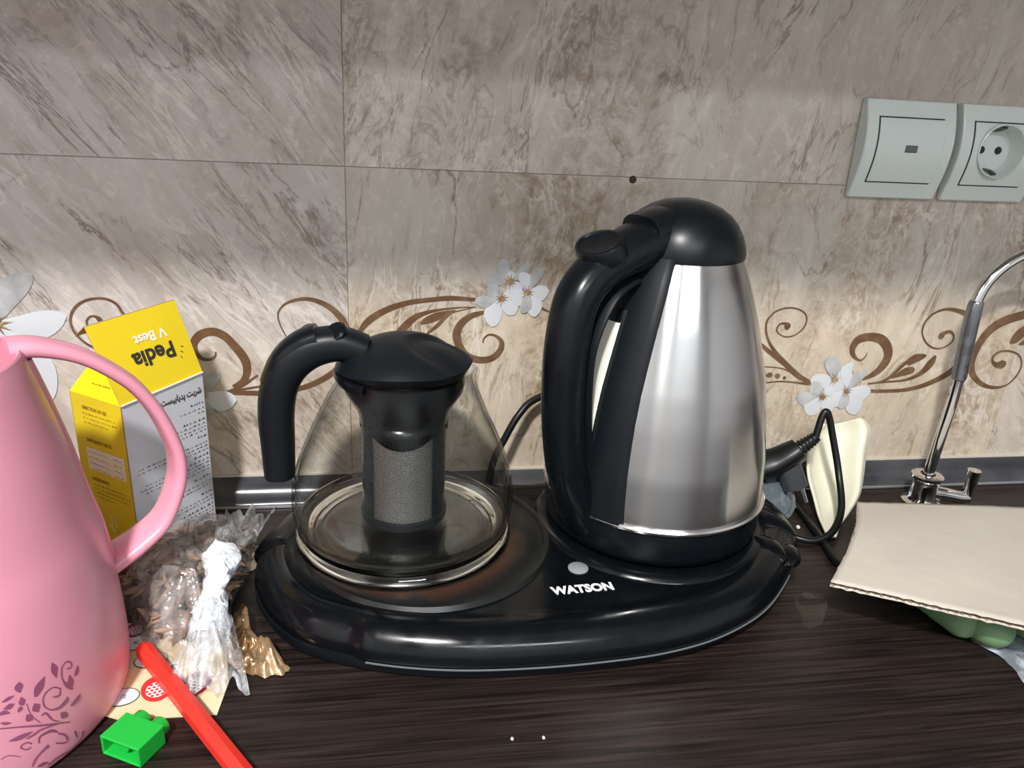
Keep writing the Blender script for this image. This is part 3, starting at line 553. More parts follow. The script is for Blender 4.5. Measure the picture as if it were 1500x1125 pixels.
# leaf shaped lobes of the right end
def lobe(name, p, q, w, h, m, parent, z=.026):
    p, q = Vector(p), Vector(q); d = q - p; Ln = d.length; d.normalize(); nn = Vector((-d.y, d.x))
    vs, fs = [], []; K, S = 14, 12
    for k in range(K + 1):
        t = k / K; prof_ = max(.02, math.sin(PI * (t * .94 + .03)) ** .6)
        for s in range(S + 1):
            a = PI * s / S
            x = math.cos(a) * w * .5 * prof_; zz = math.sin(a) * h * prof_
            c = p + d * (Ln * t) + nn * x
            vs.append((c.x, c.y, z + zz))
    for k in range(K):
        for s in range(S):
            a = k * (S + 1) + s; fs.append((a, a + 1, a + S + 2, a + S + 1))
    return mesh_obj(name, vs, fs, m, parent)
lobe('side_lobe', (.272, -.098), (.299, -.138), .026, .0115, black_gloss, tray, .0265)
lobe('side_lobe', (.262, -.136), (.276, -.168), .024, .0095, black_gloss, tray, .0265)
lobe('side_lobe', (.288, -.142), (.279, -.170), .020, .0080, black_gloss, tray, .0235)
lobe('side_lobe', (.278, -.070), (.303, -.108), .022, .0085, black_gloss, tray, .0265)

# ------------------------------------------------------------------ electric kettle
KC = (.196, -.104)
kp = [(.0785, .0622), (.0782, .070), (.0774, .0804), (.0762, .095), (.0739, .111), (.0712, .131), (.0677, .150), (.0640, .164), (.0602, .1775), (.0563, .191), (.0516, .2044), (.0472, .216), (.0428, .226), (.0408, .2310)]
kz = [z for r, z in kp]
def kr(z):
    for (r0, z0), (r1, z1) in zip(kp, kp[1:]):
        if z <= z1: return r0 + (r1 - r0) * (z - z0) / (z1 - z0)
    return kp[-1][0]
kettle = thing('electric_kettle', 'brushed steel electric kettle with black handle on the right of the tray', 'kettle', loc=(KC[0], KC[1], .034))
fine = []
for (r0, z0), (r1, z1) in zip(kp, kp[1:]):
    for s in range(3): fine.append((r0 + (r1 - r0) * s / 3, z0 + (z1 - z0) * s / 3))
fine.append(kp[-1])
body = lathe('steel_body', fine, KC, steel, kettle, n=128)
lathe('base_ring', [(.0, .0342), (.074, .0342), (.0765, .0362), (.0785, .042), (.0792, .052), (.0786, .0602), (.076, .0606)], KC, black, kettle, n=96)
lathe('rim_band', [(.0780, .0606), (.0806, .0610), (.0808, .0626), (.0798, .0640), (.0780, .0640)], KC, mat('polished_rim', (.75, .75, .75), .15, 1.), kettle, n=96)
lathe('lid', [(.0402, .2302), (.0420, .2304), (.0422, .2330), (.0413, .2380), (.0390, .2445), (.0352, .2510), (.0300, .2566), (.0232, .2612), (.0150, .2645), (.0070, .2660), (.0, .2664)], KC, black, kettle, n=96)
AZ = R(210); hu = Vector((math.cos(AZ), math.sin(AZ), 0)); hs = Vector((-hu.y, hu.x, 0))
def kpt(r, z, s=0.): return Vector((KC[0], KC[1], 0)) + hu * r + hs * s + Vector((0, 0, z))
# black back panel on the handle side with the water window
def panel(name, z0, z1, half0, half1, off, m, parent, centre=210, nz=26, na=18, bow=0.):
    vs, fs = [], []
    for j in range(nz + 1):
        t = j / nz; z = z0 + (z1 - z0) * t; hf = half0 + (half1 - half0) * t ** 1.6 - bow * math.sin(PI * t)
        for i in range(na + 1):
            s = i / na * 2 - 1; a = R(centre + hf * s)
            edge = min(1, (1 - abs(s)) * 9)
            r = kr(z) + off * math.sqrt(edge) - (.0006 if edge == 0 else 0)
            vs.append((KC[0] + r * math.cos(a), KC[1] + r * math.sin(a), z))
    for j in range(nz):
        for i in range(na):
            a = j * (na + 1) + i; fs.append((a, a + 1, a + na + 2, a + na + 1))
    return mesh_obj(name, vs, fs, m, parent)
pn = panel('back_panel', .0612, .2330, 28.5, 36, .0022, black_matt, kettle, bow=3.2)
panel('window_frame', .084, .200, 7.5, 9.5, .0042, black, pn, 210, na=8)
gauge_m = mat('window_plastic', (.62, .62, .52), .3, var=(25, (.72, .72, .63), .4, .6))
panel('water_window', .092, .192, 5.8, 7.6, .0056, gauge_m, pn, 210.5, na=8)
hpath = [kpt(.012, .2440), kpt(.036, .2400), kpt(.060, .2335), kpt(.080, .2240), kpt(.0935, .2090), kpt(.0985, .184), kpt(.0990, .157), kpt(.0965, .129), kpt(.0905, .098), kpt(.0800, .070), kpt(.0690, .048), kpt(.0635, .038)]
def h_rad(t): return .0128 + .0045 * max(0, 1 - t / .25) - .003 * max(0, (t - .85) / .15)
def h_wid(t): return .0138 + .0060 * max(0, 1 - t / .3) + .004 * max(0, (t - .75) / .25)
hd = sweep('handle', hpath, h_rad, h_wid, black, kettle, n=28, side=hs, per=8, sup=2.3)
# inner liner visible on the inside of the loop
lpath = [kpt(.050, .2190), kpt(.066, .2120), kpt(.0770, .1980), kpt(.0845, .178), kpt(.0853, .155), kpt(.0830, .129), kpt(.0775, .100)]
sweep('handle_liner', lpath, .0030, .0122, black_matt, hd, n=14, side=hs, per=6)
# hinge cover and switch
sweep('hinge_cover', [kpt(.022, .2438), kpt(.030, .2425), kpt(.040, .2398)], .0184, .0165, black, hd, n=24, side=hs, per=4, sup=3)
sweep('latch_tab', [kpt(.010, .2492), kpt(.020, .2482), kpt(.029, .2462)], .0130, .0105, black_matt, hd, n=20, side=hs, per=4, sup=3.5)
sw = lathe('switch_button', [(.0188, -.010), (.0188, .0015), (.0178, .0032), (.0158, .0036), (.0150, .0022), (.0080, .0012), (0, .0009)], (0, 0), black, hd, n=40)
tilt = (hu * .55 + Vector((0, 0, 1))).normalized()
sw.matrix_basis = Matrix.Translation(kpt(.0775, .2410)) @ tilt.to_track_quat('Z', 'Y').to_matrix().to_4x4() @ Matrix.Diagonal((.90, .74, .8, 1))

# ------------------------------------------------------------------ glass teapot
PC = (.013, -.115)
pot = thing('glass_teapot', 'clear glass teapot with black lid and steel strainer on the hot plate', 'teapot', loc=(PC[0], PC[1], .0335))
glass = film_mat('teapot_glass', (.975, .98, .975), .02, .0, (.75, .72, .66), 1.45, 26., .004,   .55, None, .010, ((.20, .23, .21), 5.0))
glass_base = mat('teapot_base_glass', (.93, .95, .93), .02, trans=1., ior=1.45)
def spout(a, r, z):
    d = (a + PI) % (2 * PI) - PI
    d -= R(-8)
    k = math.exp(-(d / .30) ** 2) * max(0, min(1, (z - .128) / .022))
    lift = .0055 * math.sin(a) ** 2 * max(0, min(1, (z - .138) / .012))
    return r + .0045 * k, z + .0015 * k + lift
gp = [(.0728, .0440), (.0735, .0480), (.0748, .0550), (.0752, .0626), (.0748, .0700), (.0735, .0770), (.0705, .0885), (.0660, .1000), (.0612, .1115), (.0560, .1220), (.0500, .1340), (.0448, .1425), (.0425, .1475), (.0425, .1505), (.0436, .1535)]
inner = [(r - .0022, z + .0004) for r, z in reversed(gp[:-1])]
gb = lathe('glass_body', gp + [(.0425, .1540)] + inner, PC, glass, pot, n=96, mod=spout, crease=60)
lathe('glass_foot', [(.0, .0425), (.050, .0428), (.066, .0445), (.0700, .0470), (.0722, .0462), (.0722, .0440), (.0712, .0418), (.0722, .0398), (.0742, .0378), (.0745, .0352), (.0728, .0336), (.066, .0334), (.062, .0360), (.050, .0368), (0, .0368)], PC, glass_base, pot, n=96, crease=50)
# lid
def lid_surface():
    vs, fs = [], []; K, S = 16, 96; dth = R(-8)
    def Rr(th):
        d = (th - dth + PI) % (2 * PI) - PI
        base = .0442
        if abs(d) < R(50): base = .0442 - .0036 * math.exp(-((abs(d) - R(34)) / R(11)) ** 2) + .0002 * math.exp(-(d / R(13)) ** 2)
        return base, math.exp(-(d / R(30)) ** 2)
    for j in range(K + 1):
        q = j / K
        for i in range(S):
            th = 2 * PI * i / S; Rm, sp = Rr(th)
            r = Rm * q; x = r * math.cos(th); y = r * math.sin(th)
            z = .1550 + (.0055 * sp + .0055 * math.sin(th) ** 2) * q ** 3 + .0205 * (1 - q ** 2.3) ** .9
            e = math.hypot((x - .021) / .022, (y + .010) / .022)
            z -= .0036 * max(0, 1 - max(0, e - .72) / .28) * (1 if e < 1 else 0) * (1 - .25 * q)
            vs.append((PC[0] + x, PC[1] + y, z))
    for i in range(S):
        th = 2 * PI * i / S; Rm, sp = Rr(th); r = Rm - .0012
        vs.append((PC[0] + r * math.cos(th), PC[1] + r * math.sin(th), .1525 + .0055 * sp + .0055 * math.sin(th) ** 2))
    for i in range(S):
        th = 2 * PI * i / S; r = .039
        vs.append((PC[0] + r * math.cos(th), PC[1] + r * math.sin(th), .1505 + .0035 * math.sin(th) ** 2))
    for j in range(K + 2):
        for i in range(S):
            i2 = (i + 1) % S
            if j == 0: continue
            fs.append((j * S + i, j * S + i2, (j + 1) * S + i2, (j + 1) * S + i))
    for i in range(S): fs.append((0, S + i, S + (i + 1) % S))
    return sharp(mesh_obj('lid', vs, fs, black_matt, pot), 42)
lid = lid_surface()
# strainer: black funnel, ribs and cup with fine steel gauze between
inf = lathe('strainer', [(.0395, .1510), (.0398, .1450), (.0385, .1395), (.0345, .1330), (.0312, .1270), (.0296, .1215), (.0292, .1180)], PC, black_gloss, pot, n=64)
def gauze_mat():
    m = mat('steel_gauze', (.5, .5, .49), .35, .9)
    nt = m.node_tree; N = nt.nodes; L = nt.links; b = N['Principled BSDF']
    uv = N.new('ShaderNodeUVMap'); v = N.new('ShaderNodeTexVoronoi'); v.inputs['Scale'].default_value = 900; v.inputs['Randomness'].default_value = .25
    L.new(uv.outputs[0], v.inputs['Vector'])
    cr = N.new('ShaderNodeValToRGB'); cr.color_ramp.elements[0].position = .22; cr.color_ramp.elements[0].color = (.02, .02, .02, 1)
    cr.color_ramp.elements[1].position = .5; cr.color_ramp.elements[1].color = (.40, .40, .38, 1)
    L.new(v.outputs['Distance'], cr.inputs[0]); L.new(cr.outputs[0], b.inputs['Base Color'])
    bp = N.new('ShaderNodeBump'); bp.inputs['Strength'].default_value = .5; bp.inputs['Distance'].default_value = .0004
    L.new(v.outputs['Distance'], bp.inputs['Height']); L.new(bp.outputs[0], b.inputs['Normal'])
    return m
gz = gauze_mat()
for k in range(3):
    c = 266 + 120 * k
    lathe('gauze', [(.0275, .052), (.0275, .1205)], PC, gz, inf, n=24, a0=c - 46, a1=c + 46)
    lathe('rib', [(.0284, .0495), (.0284, .1210), (.0268, .1210), (.0268, .0495), (.0284, .0495)], PC, black, inf, n=8, a0=c + 43, a1=c + 77)
    vs, fs = [], []                                   # scalloped apron hanging over the window
    for i in range(25):
        s = i / 24 * 2 - 1; a = R(c + 45 * s); zl = .1070 + .0085 * s * s
        for r, z in ((.0290, zl), (.0296, .122), (.0282, .122), (.0282, zl)): vs.append((PC[0] + r * math.cos(a), PC[1] + r * math.sin(a), z))
    for i in range(24):
        for q in range(4): fs.append((i * 4 + q, i * 4 + (q + 1) % 4, i * 4 + 4 + (q + 1) % 4, i * 4 + 4 + q))
    mesh_obj('apron', vs, fs, black_gloss, inf)
lathe('cup', [(.0, .0462), (.026, .0462), (.0292, .0480), (.0295, .0530), (.0280, .0540)], PC, black, inf, n=48)
# handle
php = [(-.012, .1655), (-.026, .1700), (-.0385, .1690), (-.0500, .1640), (-.0600, .1545), (-.0665, .1400), (-.0690, .1220), (-.0690, .1020), (-.0690, .0790)]
ph = sweep('handle', [(x, PC[1], z) for x, z in php], lambda t: .0098 + .0022 * math.sin(PI * t), lambda t: .0120 + .002 * math.sin(PI * t), black_matt, pot, n=24, side=(0, 1, 0), per=8, sup=2.6)
sweep('grip_shell', [(x - .001, PC[1], z + .0035) for x, z in php[2:6]], lambda t: .0108, lambda t: .0125, black, ph, n=24, side=(0, 1, 0), per=8, sup=2.6)
lathe('collar', [(.0415, .1460), (.0440, .1475), (.0452, .1505), (.0446, .1535), (.0425, .1540)], PC, black, ph, n=40, a0=125, a1=235)
tb = lathe('thumb_latch', [(.0075, -.003), (.0075, .003), (.0062, .0044), (0, .0050)], (0, 0), black, ph, n=24)
tb.matrix_basis = Matrix.Translation((-.0285, PC[1] - .004, .1775)) @ Vector((-.5, -.5, .7)).to_track_quat('Z', 'Y').to_matrix().to_4x4()
box('latch_mount', -.040, -.020, PC[1] - .009, PC[1] + .009, .168, .1775, black_matt, ph, bevel=.003)

# ------------------------------------------------------------------ pink jug
JC = (-.232, -.2205)
pink = mat('pink_plastic', (.76, .315, .41), .30, sss=.12)
pink_lid = mat('pink_lid', (.72, .22, .32), .3)
jug = thing('pink_jug', 'pink plastic jug with loop handle and purple floral print at the left edge', 'jug', loc=(JC[0], JC[1], 0))
JR = [(.0845, .0006), (.0868, .003), (.0878, .012), (.0881, .028), (.0866, .059), (.0829, .088), (.0787, .108), (.0731, .1395), (.0674, .165), (.0626, .184), (.0606, .1905), (.0600, .1925)]
def jr(z):
    for (r0, z0), (r1, z1) in zip(JR, JR[1:]):
        if z <= z1: return r0 + (r1 - r0) * (z - z0) / (z1 - z0)
    return JR[-1][0]
jf = catmull([(r, z, 0) for r, z in JR], 4)
lathe('jug_body', [(0, .0006)] + [(p.x, p.y) for p in jf] + [(.0590, .1935), (.0578, .1925)] + [(p.x - .0022, p.y) for p in reversed(jf[8:])] + [(0, .006)], JC, pink, jug, n=96, crease=50)
lathe('jug_lid', [(.0574, .1890), (.0574, .1915), (.0545, .1925), (.030, .1932), (.008, .1934), (.0, .1934)], JC, pink_lid, jug, n=64)
ju = Vector((.85, .53, 0)).normalized(); js = Vector((-ju.y, ju.x, 0))
def jp(r, z, s=0.): return Vector((JC[0], JC[1], 0)) + ju * r + js * s + Vector((0, 0, z))
jh = [jp(.0540, .1915), jp(.0650, .1912), jp(.0799, .1861), jp(.0932, .1777), jp(.1087, .1627), jp(.1195, .1447), jp(.1265, .1247), jp(.1288, .1106), jp(.1268, .0953), jp(.1170, .0750), jp(.1020, .0640), jp(.0850, .0565)]
hj = sweep('jug_handle', jh, lambda t: .0040 + .0012 * max(0, 1 - t / .2) + .001 * max(0, (t - .8) / .2), lambda t: .0110 + .0030 * max(0, (t - .8) / .2), pink, jug, n=20, side=js, per=8, sup=2.8)
sweep('handle_ridge', [Vector(p) + ju * .0010 * 0 + Vector((0, 0, .0012)) for p in jh[:9]], .0034, .0050, pink, hj, n=12, side=js, per=8, sup=2.2)
# raised spine between the two ends of the handle
sp = []
for k in range(15):
    z = .058 + (.186 - .058) * k / 14; sp.append(jp(jr(z) - .0006, z))
sweep('spine', sp, .0026, .0085, pink, jug, n=14, side=js, per=2, sup=2.4)
print_m = mat('purple_print', (.30, .085, .17), .35)
for s in JUG_PRINT:
    v, f = ribbon2([(a * .0875, z, w) for a, z, w in s], 5)
    vs = []
    for u_, z in v:
        z = max(z, .001); a = u_ / .0875; r = jr(z) + .00035
        vs.append((JC[0] + r * math.cos(a), JC[1] + r * math.sin(a), z))
    mesh_obj('floral_print', vs, f, print_m, jug)

# ------------------------------------------------------------------ yellow and white carton
A_ = Vector((-.12572, -.0565, 0)); B_ = Vector((-.16443, -.10941, 0))
cu = (B_ - A_).normalized(); cn = Vector((-cu.y, cu.x, 0)) * -1      # cn points out of the white face
if cn.x < 0: cn = -cn
dep = .050; wid = (B_ - A_).length; H = .129
yel = mat('yellow_card', (.80, .60, .020), .38)
wht = mat('white_card', (.66, .68, .72), .42)
kraft = mat('kraft_card', (.42, .27, .14), .7)
ink = mat('print_ink', (.035, .03, .03), .6)
ink_y = mat('brown_ink', (.22, .12, .01), .6)
pale_y = mat('pale_yellow_print', (.88, .80, .50), .45)
carton = thing('medicine_carton', 'opened yellow and white medicine carton standing between the pink jug and the wall', 'carton', loc=tuple((A_ + B_) / 2 - cn * dep / 2))
def slab(name, P, nrm_, th, m, parent, inner=None):
    """thin sheet of card: quad P extruded by th against its normal; inside gets the raw kraft side"""
    P = [Vector(p) for p in P]; q = [p - nrm_ * th for p in P]; n = len(P)
    o = mesh_obj(name, P + q, [tuple(range(n)), tuple(range(2 * n - 1, n - 1, -1))] + [(i, (i + 1) % n, n + (i + 1) % n, n + i) for i in range(n)], m, parent, smooth=False)
    if inner:
        o.data.materials.append(inner)
        for p in o.data.polygons:
            if p.normal.dot(nrm_) < .5: p.material_index = 1
    return o
up = Vector((0, 0, 1)); th = .0005
zl = .0008
C_ = B_ - cn * dep; D_ = A_ - cn * dep
HA = .1305; HB = .1265
def q(p, z): return Vector((p.x, p.y, z))
front = slab('white_panel', [q(A_, zl), q(B_, zl), q(B_, HB), q(A_, HA)], cn, th, wht, carton, kraft)
side = slab('yellow_panel', [q(B_, zl), q(C_, zl), q(C_, HB), q(B_, HB)], cu, th, yel, carton, kraft)
slab('rear_panel', [q(C_, zl), q(D_, zl), q(D_, HA), q(C_, HB)], -cn, th, wht, carton, kraft)
slab('far_panel', [q(D_, zl), q(A_, zl), q(A_, HA), q(D_, HA)], -cu, th, yel, carton, kraft)
slab('bottom_panel', [q(A_, zl), q(D_, zl), q(C_, zl), q(B_, zl)], -up, th, wht, carton, kraft)
F0, F1 = q(B_, HB), q(A_, HA)
T1 = Vector((-.1413, -.0498, .1812)) + Vector((.0, 0, 0)); 
lean = T1 - F1
T0 = F0 + lean + Vector((-.0015, .0, .0))
fx = (F1 - F0).normalized(); fy = (lean - fx * lean.dot(fx)).normalized(); fn = fx.cross(fy)
if fn.dot(cn) < 0: fn = -fn
flap = slab('top_flap', [F0, F1, T1, T0], fn, th, yel, carton, kraft)
tk = (-cn * .88 - up * .55).normalized() * .020
slab('tuck_flap', [T0, T1, T1 + tk - fx * .004, T0 + tk + fx * .004], (fx.cross(tk)).normalized() * (1 if fx.cross(tk).z > 0 else -1), th, yel, flap, kraft)
S0, S1 = q(B_, HB), q(C_, HB)
du = (up * .8 - cu * .55).normalized() * .021
slab('dust_flap', [S0, S1, S1 + du * .98 + cn * .008, S0 + du * .95 - cn * .014], (cu * .8 + up * .55).normalized(), th, mat('yellow_card_lit', (.92, .68, .01), .38), carton, kraft)  # lit copy of the yellow card: light on the tilted flap is in its colour
e0, e1 = q(D_, HA), q(A_, HA)
slab('far_dust_flap', [e0, e1, e1 + du * .9 + cu * .018 - cn * .012, e0 + du * .9 + cu * .018 + cn * .008], -cu, th, yel, carton, kraft)
box_edge = mat('white_edge', (.85, .84, .80), .6)
sweep('fold_crease', [F0 + cn * .0003, F1 + cn * .0003], .0007, .0006, box_edge, carton, n=6, per=1)
# lettering of the flap, upside down as the carton stands
lo = F1 + (T1 - F1) * .52 - fx * .0135 + fn * .0002
text_obj('lettering', 'Pedia', .0150, lo, -fx, -fy, ink, flap, bold=.03)
text_obj('lettering', 'V Best', .0092, lo + fy * .0105 - fx * .002, -fx, -fy, white_paint, flap, bold=.02)
for k in range(3):
    c = lo + fx * (.0015 + .0015 * k) - fy * (.0012 + .0028 * (2 - k) * .5 + .009)
    c = lo + fx * .0022 - fy * (.0115 - .0030 * k) + fx * (.0012 * k)
    d = (fx * (.25 + .35 * k) - fy * (.9 - .25 * k)).normalized()
    sd = d.cross(fn)
    mesh_obj('ray_mark', [c - sd * .0003, c + sd * .0003, c + d * .0022 + sd * .0003, c + d * .0022 - sd * .0003], [(0, 1, 2, 3)], ink, flap)
# text of the white panel (right to left script) and of the yellow panel
wx = (A_ - B_).normalized()
def on_white(a, z): return q(B_ + wx * (a * wid), z) + cn * .00025
def shaped(codes): return ''.join(chr(c) for c in reversed(codes))
title = shaped([0xFEB7, 0xFEAE, 0xFE91, 0xFE96, 0x20, 0xFB58, 0xFEAA, 0xFEF3, 0xFE8E, 0xFE91, 0xFEF4, 0xFEB4, 0xFE96, 0x20, 0xFB90, 0xFE8E, 0xFEDD])
text_obj('lettering', title, .0064, on_white(.96, .1165), wx, up, ink, front, align='RIGHT', bold=.02, sx=.78)
def script_lines(parent, place, a1, rows_, m, hgt=.0008, right=True):
    """rows of small print, far too small to read in the photograph: broken strokes of uneven height"""
    for z, L_, wgt in rows_:
        vs, fs = [], []; x = 0
        while x < L_:
            w = random.uniform(.010, .05); w = min(w, L_ - x + .01)
            k = random.uniform(.45, 1.) * hgt * wgt
            for (xa, xb, za, zb) in ((x, x + w, 0, k * .55), (x + w * .2, x + w * .2 + .012, 0, k * 1.3)):
                b0 = len(vs)
                for xx, zz in ((xa, za), (xb, za), (xb, zb), (xa, zb)):
                    vs.append(place(a1 - xx if right else a1 + xx, z + zz))
                fs.append((b0, b0 + 1, b0 + 2, b0 + 3))
            x += w + random.uniform(.012, .03)
        mesh_obj('small_print', vs, fs, m, parent, smooth=False)
script_lines(front, on_white, .97, [(.1085, .18, 1.5), (.1045, .30, 1), (.1015, .10, 1), (.0960, .28, 1.5), (.0930, .36, 1), (.0900, .42, 1), (.0875, .40, 1), (.0830, .12, 1.6),
    (.0780, .86, 1), (.0752, .9, 1), (.0724, .36, 1), (.0685, .20, 1.6), (.0650, .82, 1), (.0622, .88, 1), (.0594, .84, 1), (.0566, .5, 1), (.0515, .24, 1.6), (.0470, .75, 1), (.0442, .60, 1), (.0385, .14, 1.6), (.0345, .66, 1), (.0318, .5, 1), (.0275, .4, 1.6), (.0245, .72, 1), (.0218, .62, 1), (.0185, .3, 1.2)], ink)
script_lines(front, on_white, .78, [(.0130, .50, 2.4), (.0105, .48, 2.4), (.0082, .46, 2.4)], mat('dark_band_print', (.05, .05, .06), .6))
v = [on_white(.86 + .055 * math.cos(a) * (1.4 if True else 1), .0125 + .0032 * math.sin(a)) + cn * .0001 for a in [2 * PI * k / 20 for k in range(20)]]
mesh_obj('black_patch', v, [tuple(range(20))], ink, front, smooth=False)
mesh_obj('yellow_patch', [on_white(.22, .0065), on_white(.29, .0065), on_white(.29, .0150), on_white(.22, .0150)], [(0, 1, 2, 3)], yel, front, smooth=False)
def on_yellow(a, z): return q(C_ + cn * (a * dep), z) + cu * .00025
yx = cn
text_obj('lettering', 'DIRECTION OF USE:', .0036, on_yellow(.22, .1165), yx, up, ink_y, side, sx=.75)
script_lines(side, on_yellow, .22, [(.1130, .60, 1.2), (.1098, .64, 1.2), (.1066, .48, 1.2)], ink_y, right=False)
text_obj('lettering', 'SUPPLEMENT FACTS', .0036, on_yellow(.22, .0930), yx, up, ink_y, side, sx=.75)
for k in range(4):
    z = .0885 - .0042 * k
    mesh_obj('table_row', [on_yellow(.18, z - .0040), on_yellow(.93, z - .0040), on_yellow(.93, z), on_yellow(.18, z)], [(0, 1, 2, 3)], pale_y if k % 2 else mat('cream_print', (.84, .78, .62), .45), side, smooth=False)
    for a, ln in ((.22, .38), (.72, .14)):
        script_lines(side, lambda a_, z_: on_yellow(a_, z_) + cu * .0002, a, [(z - .0030, ln, 1)], ink_y, right=False)
text_obj('lettering', 'INGREDIENTS:', .0036, on_yellow(.22, .0640), yx, up, ink_y, side, sx=.75)
script_lines(side, on_yellow, .22, [(.0605, .66, 1.2), (.0575, .70, 1.2), (.0545, .68, 1.2), (.0515, .4, 1.2), (.0200, .62, 1.2), (.0170, .7, 1.2), (.0140, .66, 1.2), (.0110, .6, 1.2)], ink_y, right=False)
ar = [(.50, .040), (.58, .040), (.58, .033), (.63, .033), (.54, .027), (.45, .033), (.50, .033)]
sweep('arrow_outline', [on_yellow(a, z) for a, z in ar + ar[:1]], .0002, .0003, pale_y, side, n=6, per=1)
dn = (cu * .8 + up * .55).normalized()
script_lines(carton, lambda a, z: S1 + cn * (a * dep) + du.normalized() * z + dn * .0004, .36, [(.0085, .34, 1.3)], ink_y, right=False)

# ------------------------------------------------------------------ bags of dried leaf
def pillow(name, outline, h, m, parent, z0=.0008, nz=.006, freq=60., seed=0., rings=22, power=2.2, per=10, edge_wave=.003, crease=.5):
    O = catmull([(x, y, 0) for x, y in outline], per, True); c = sum(O, Vector()) / len(O); n = len(O)
    vs, fs = [(c.x, c.y, z0 + h)], []
    for j in range(1, rings + 1):
        s = j / rings
        for i, p in enumerate(O):
            v = c + (p - c) * s
            P = Vector((v.x * freq, v.y * freq, seed))
            hz = h * (1 - s ** power) ** .75
            w = noise.noise(P) + .5 * noise.noise(P * 2.1) - crease * abs(noise.noise(P * 1.3 + Vector((5, 2, 1)))) * 1.6
            z = z0 + hz + nz * w * (1 if s < .85 else (1 - s) / .15 * .8 + .2)
            e = edge_wave * noise.noise(Vector((i * .35, seed, 3))) * s
            d = (p - c).normalized()
            vs.append((v.x + d.x * e, v.y + d.y * e, max(z, z0)))
    for i in range(n): fs.append((0, 1 + i, 1 + (i + 1) % n))
    for j in range(rings - 1):
        for i in range(n):
            a = 1 + j * n; i2 = (i + 1) % n
            fs.append((a + i, a + n + i, a + n + i2, a + i2))
    return mesh_obj(name, vs, fs, m, parent)
clear = film_mat('clear_bag_film', (.97, .965, .96), .10, .10, (.70, .66, .63), 1.8, 60., .36, .7, (65, .9))
milky = film_mat('milky_bag_film', (.93, .94, .96), .10, .12, (.84, .87, .91), 1.8, 55., .62, .75, (80, .9))
BG = [(-.174, -.121), (-.160, -.105), (-.1330, -.077), (-.106, -.070), (-.094, -.081), (-.0945, -.110), (-.0985, -.140), (-.0985, -.172), (-.105, -.198), (-.126, -.202), (-.146, -.182), (-.162, -.152), (-.176, -.130)]
bag = thing('clear_bag', 'knotted clear plastic bag of dried brown pods lying beside the pink jug', 'bag', loc=(-.13, -.14, 0))
pillow('bag_film', BG, .050, clear, bag, nz=.0085, freq=48, seed=1.7, rings=30, per=12)
neck_pts = [(-.1000, -.158, .0480), (-.0995, -.168, .0470), (-.1000, -.180, .0410), (-.1010, -.192, .0320), (-.1010, -.204, .0230)]
nk = sweep('bag_neck', neck_pts, lambda t: .0070 + .0012 * math.sin(t * 9), lambda t: .0090 + .002 * math.sin(t * 7 + 1), film_mat('white_bunched_plastic', (.93, .95, .97), .14, .6, (.88, .92, .96), 1.7, 60., .92, .6, (90, .8)), bag, n=20, per=7, side=(1, 0, 0))
for v in nk.data.vertices:
    p = v.co * 170; v.co += Vector((noise.noise(p), noise.noise(p + Vector((7, 0, 0))), noise.noise(p + Vector((0, 9, 0))))) * .0042
def frill(name, pts_top, spread, m, parent, seed):
    """crumpled skirt of film flaring from a gathered throat"""
    K, S = 18, 40; vs, fs = [], []
    c0 = Vector(pts_top[0]); c1 = Vector(pts_top[1]); ax = c1 - c0
    sd = Vector((ax.y, -ax.x, 0)).normalized()
    for k in range(K + 1):
        t = k / K; c = c0 + ax * t
        w = spread[0] + (spread[1] - spread[0]) * t ** .8
        for s in range(S + 1):
            u_ = s / S * 2 - 1
            p = c + sd * (w * u_)
            q_ = Vector((p.x * 80, p.y * 80, seed))
            fold = math.sin(u_ * 11 + seed + 5 * noise.noise(Vector((u_ * 2.2, t * 2.5, seed)))) * .0032 * (1 - .6 * t)
            z = c.z + fold + .007 * noise.noise(q_) + .004 * noise.noise(q_ * 2.3) - .004 * abs(noise.noise(q_ * 1.4)) + .010 * (1 - u_ * u_) * (1 - t * .6)
            p = p + ax.normalized() * (.022 * noise.noise(Vector((u_ * 4, seed, 0))) * t)
            vs.append((p.x, p.y, max(z, .0015 + .0006 * (s % 2))))
    for k in range(K):
        for s in range(S):
            a = k * (S + 1) + s; fs.append((a, a + 1, a + S + 2, a + S + 1))
    return mesh_obj(name, vs, fs, m, parent)
frill('bag_mouth', [(-.1005, -.194, .031), (-.0975, -.234, .0045)], (.009, .022), milky, bag, 2.0)
frill('bag_shoulder', [(-.100, -.162, .048), (-.097, -.084, .032)], (.008, .019), film_mat('thin_bag_film', (.95, .955, .96), .10, .12, (.78, .78, .79), 1.8, 50., .45, .75, (80, .9)), bag, 4.4)
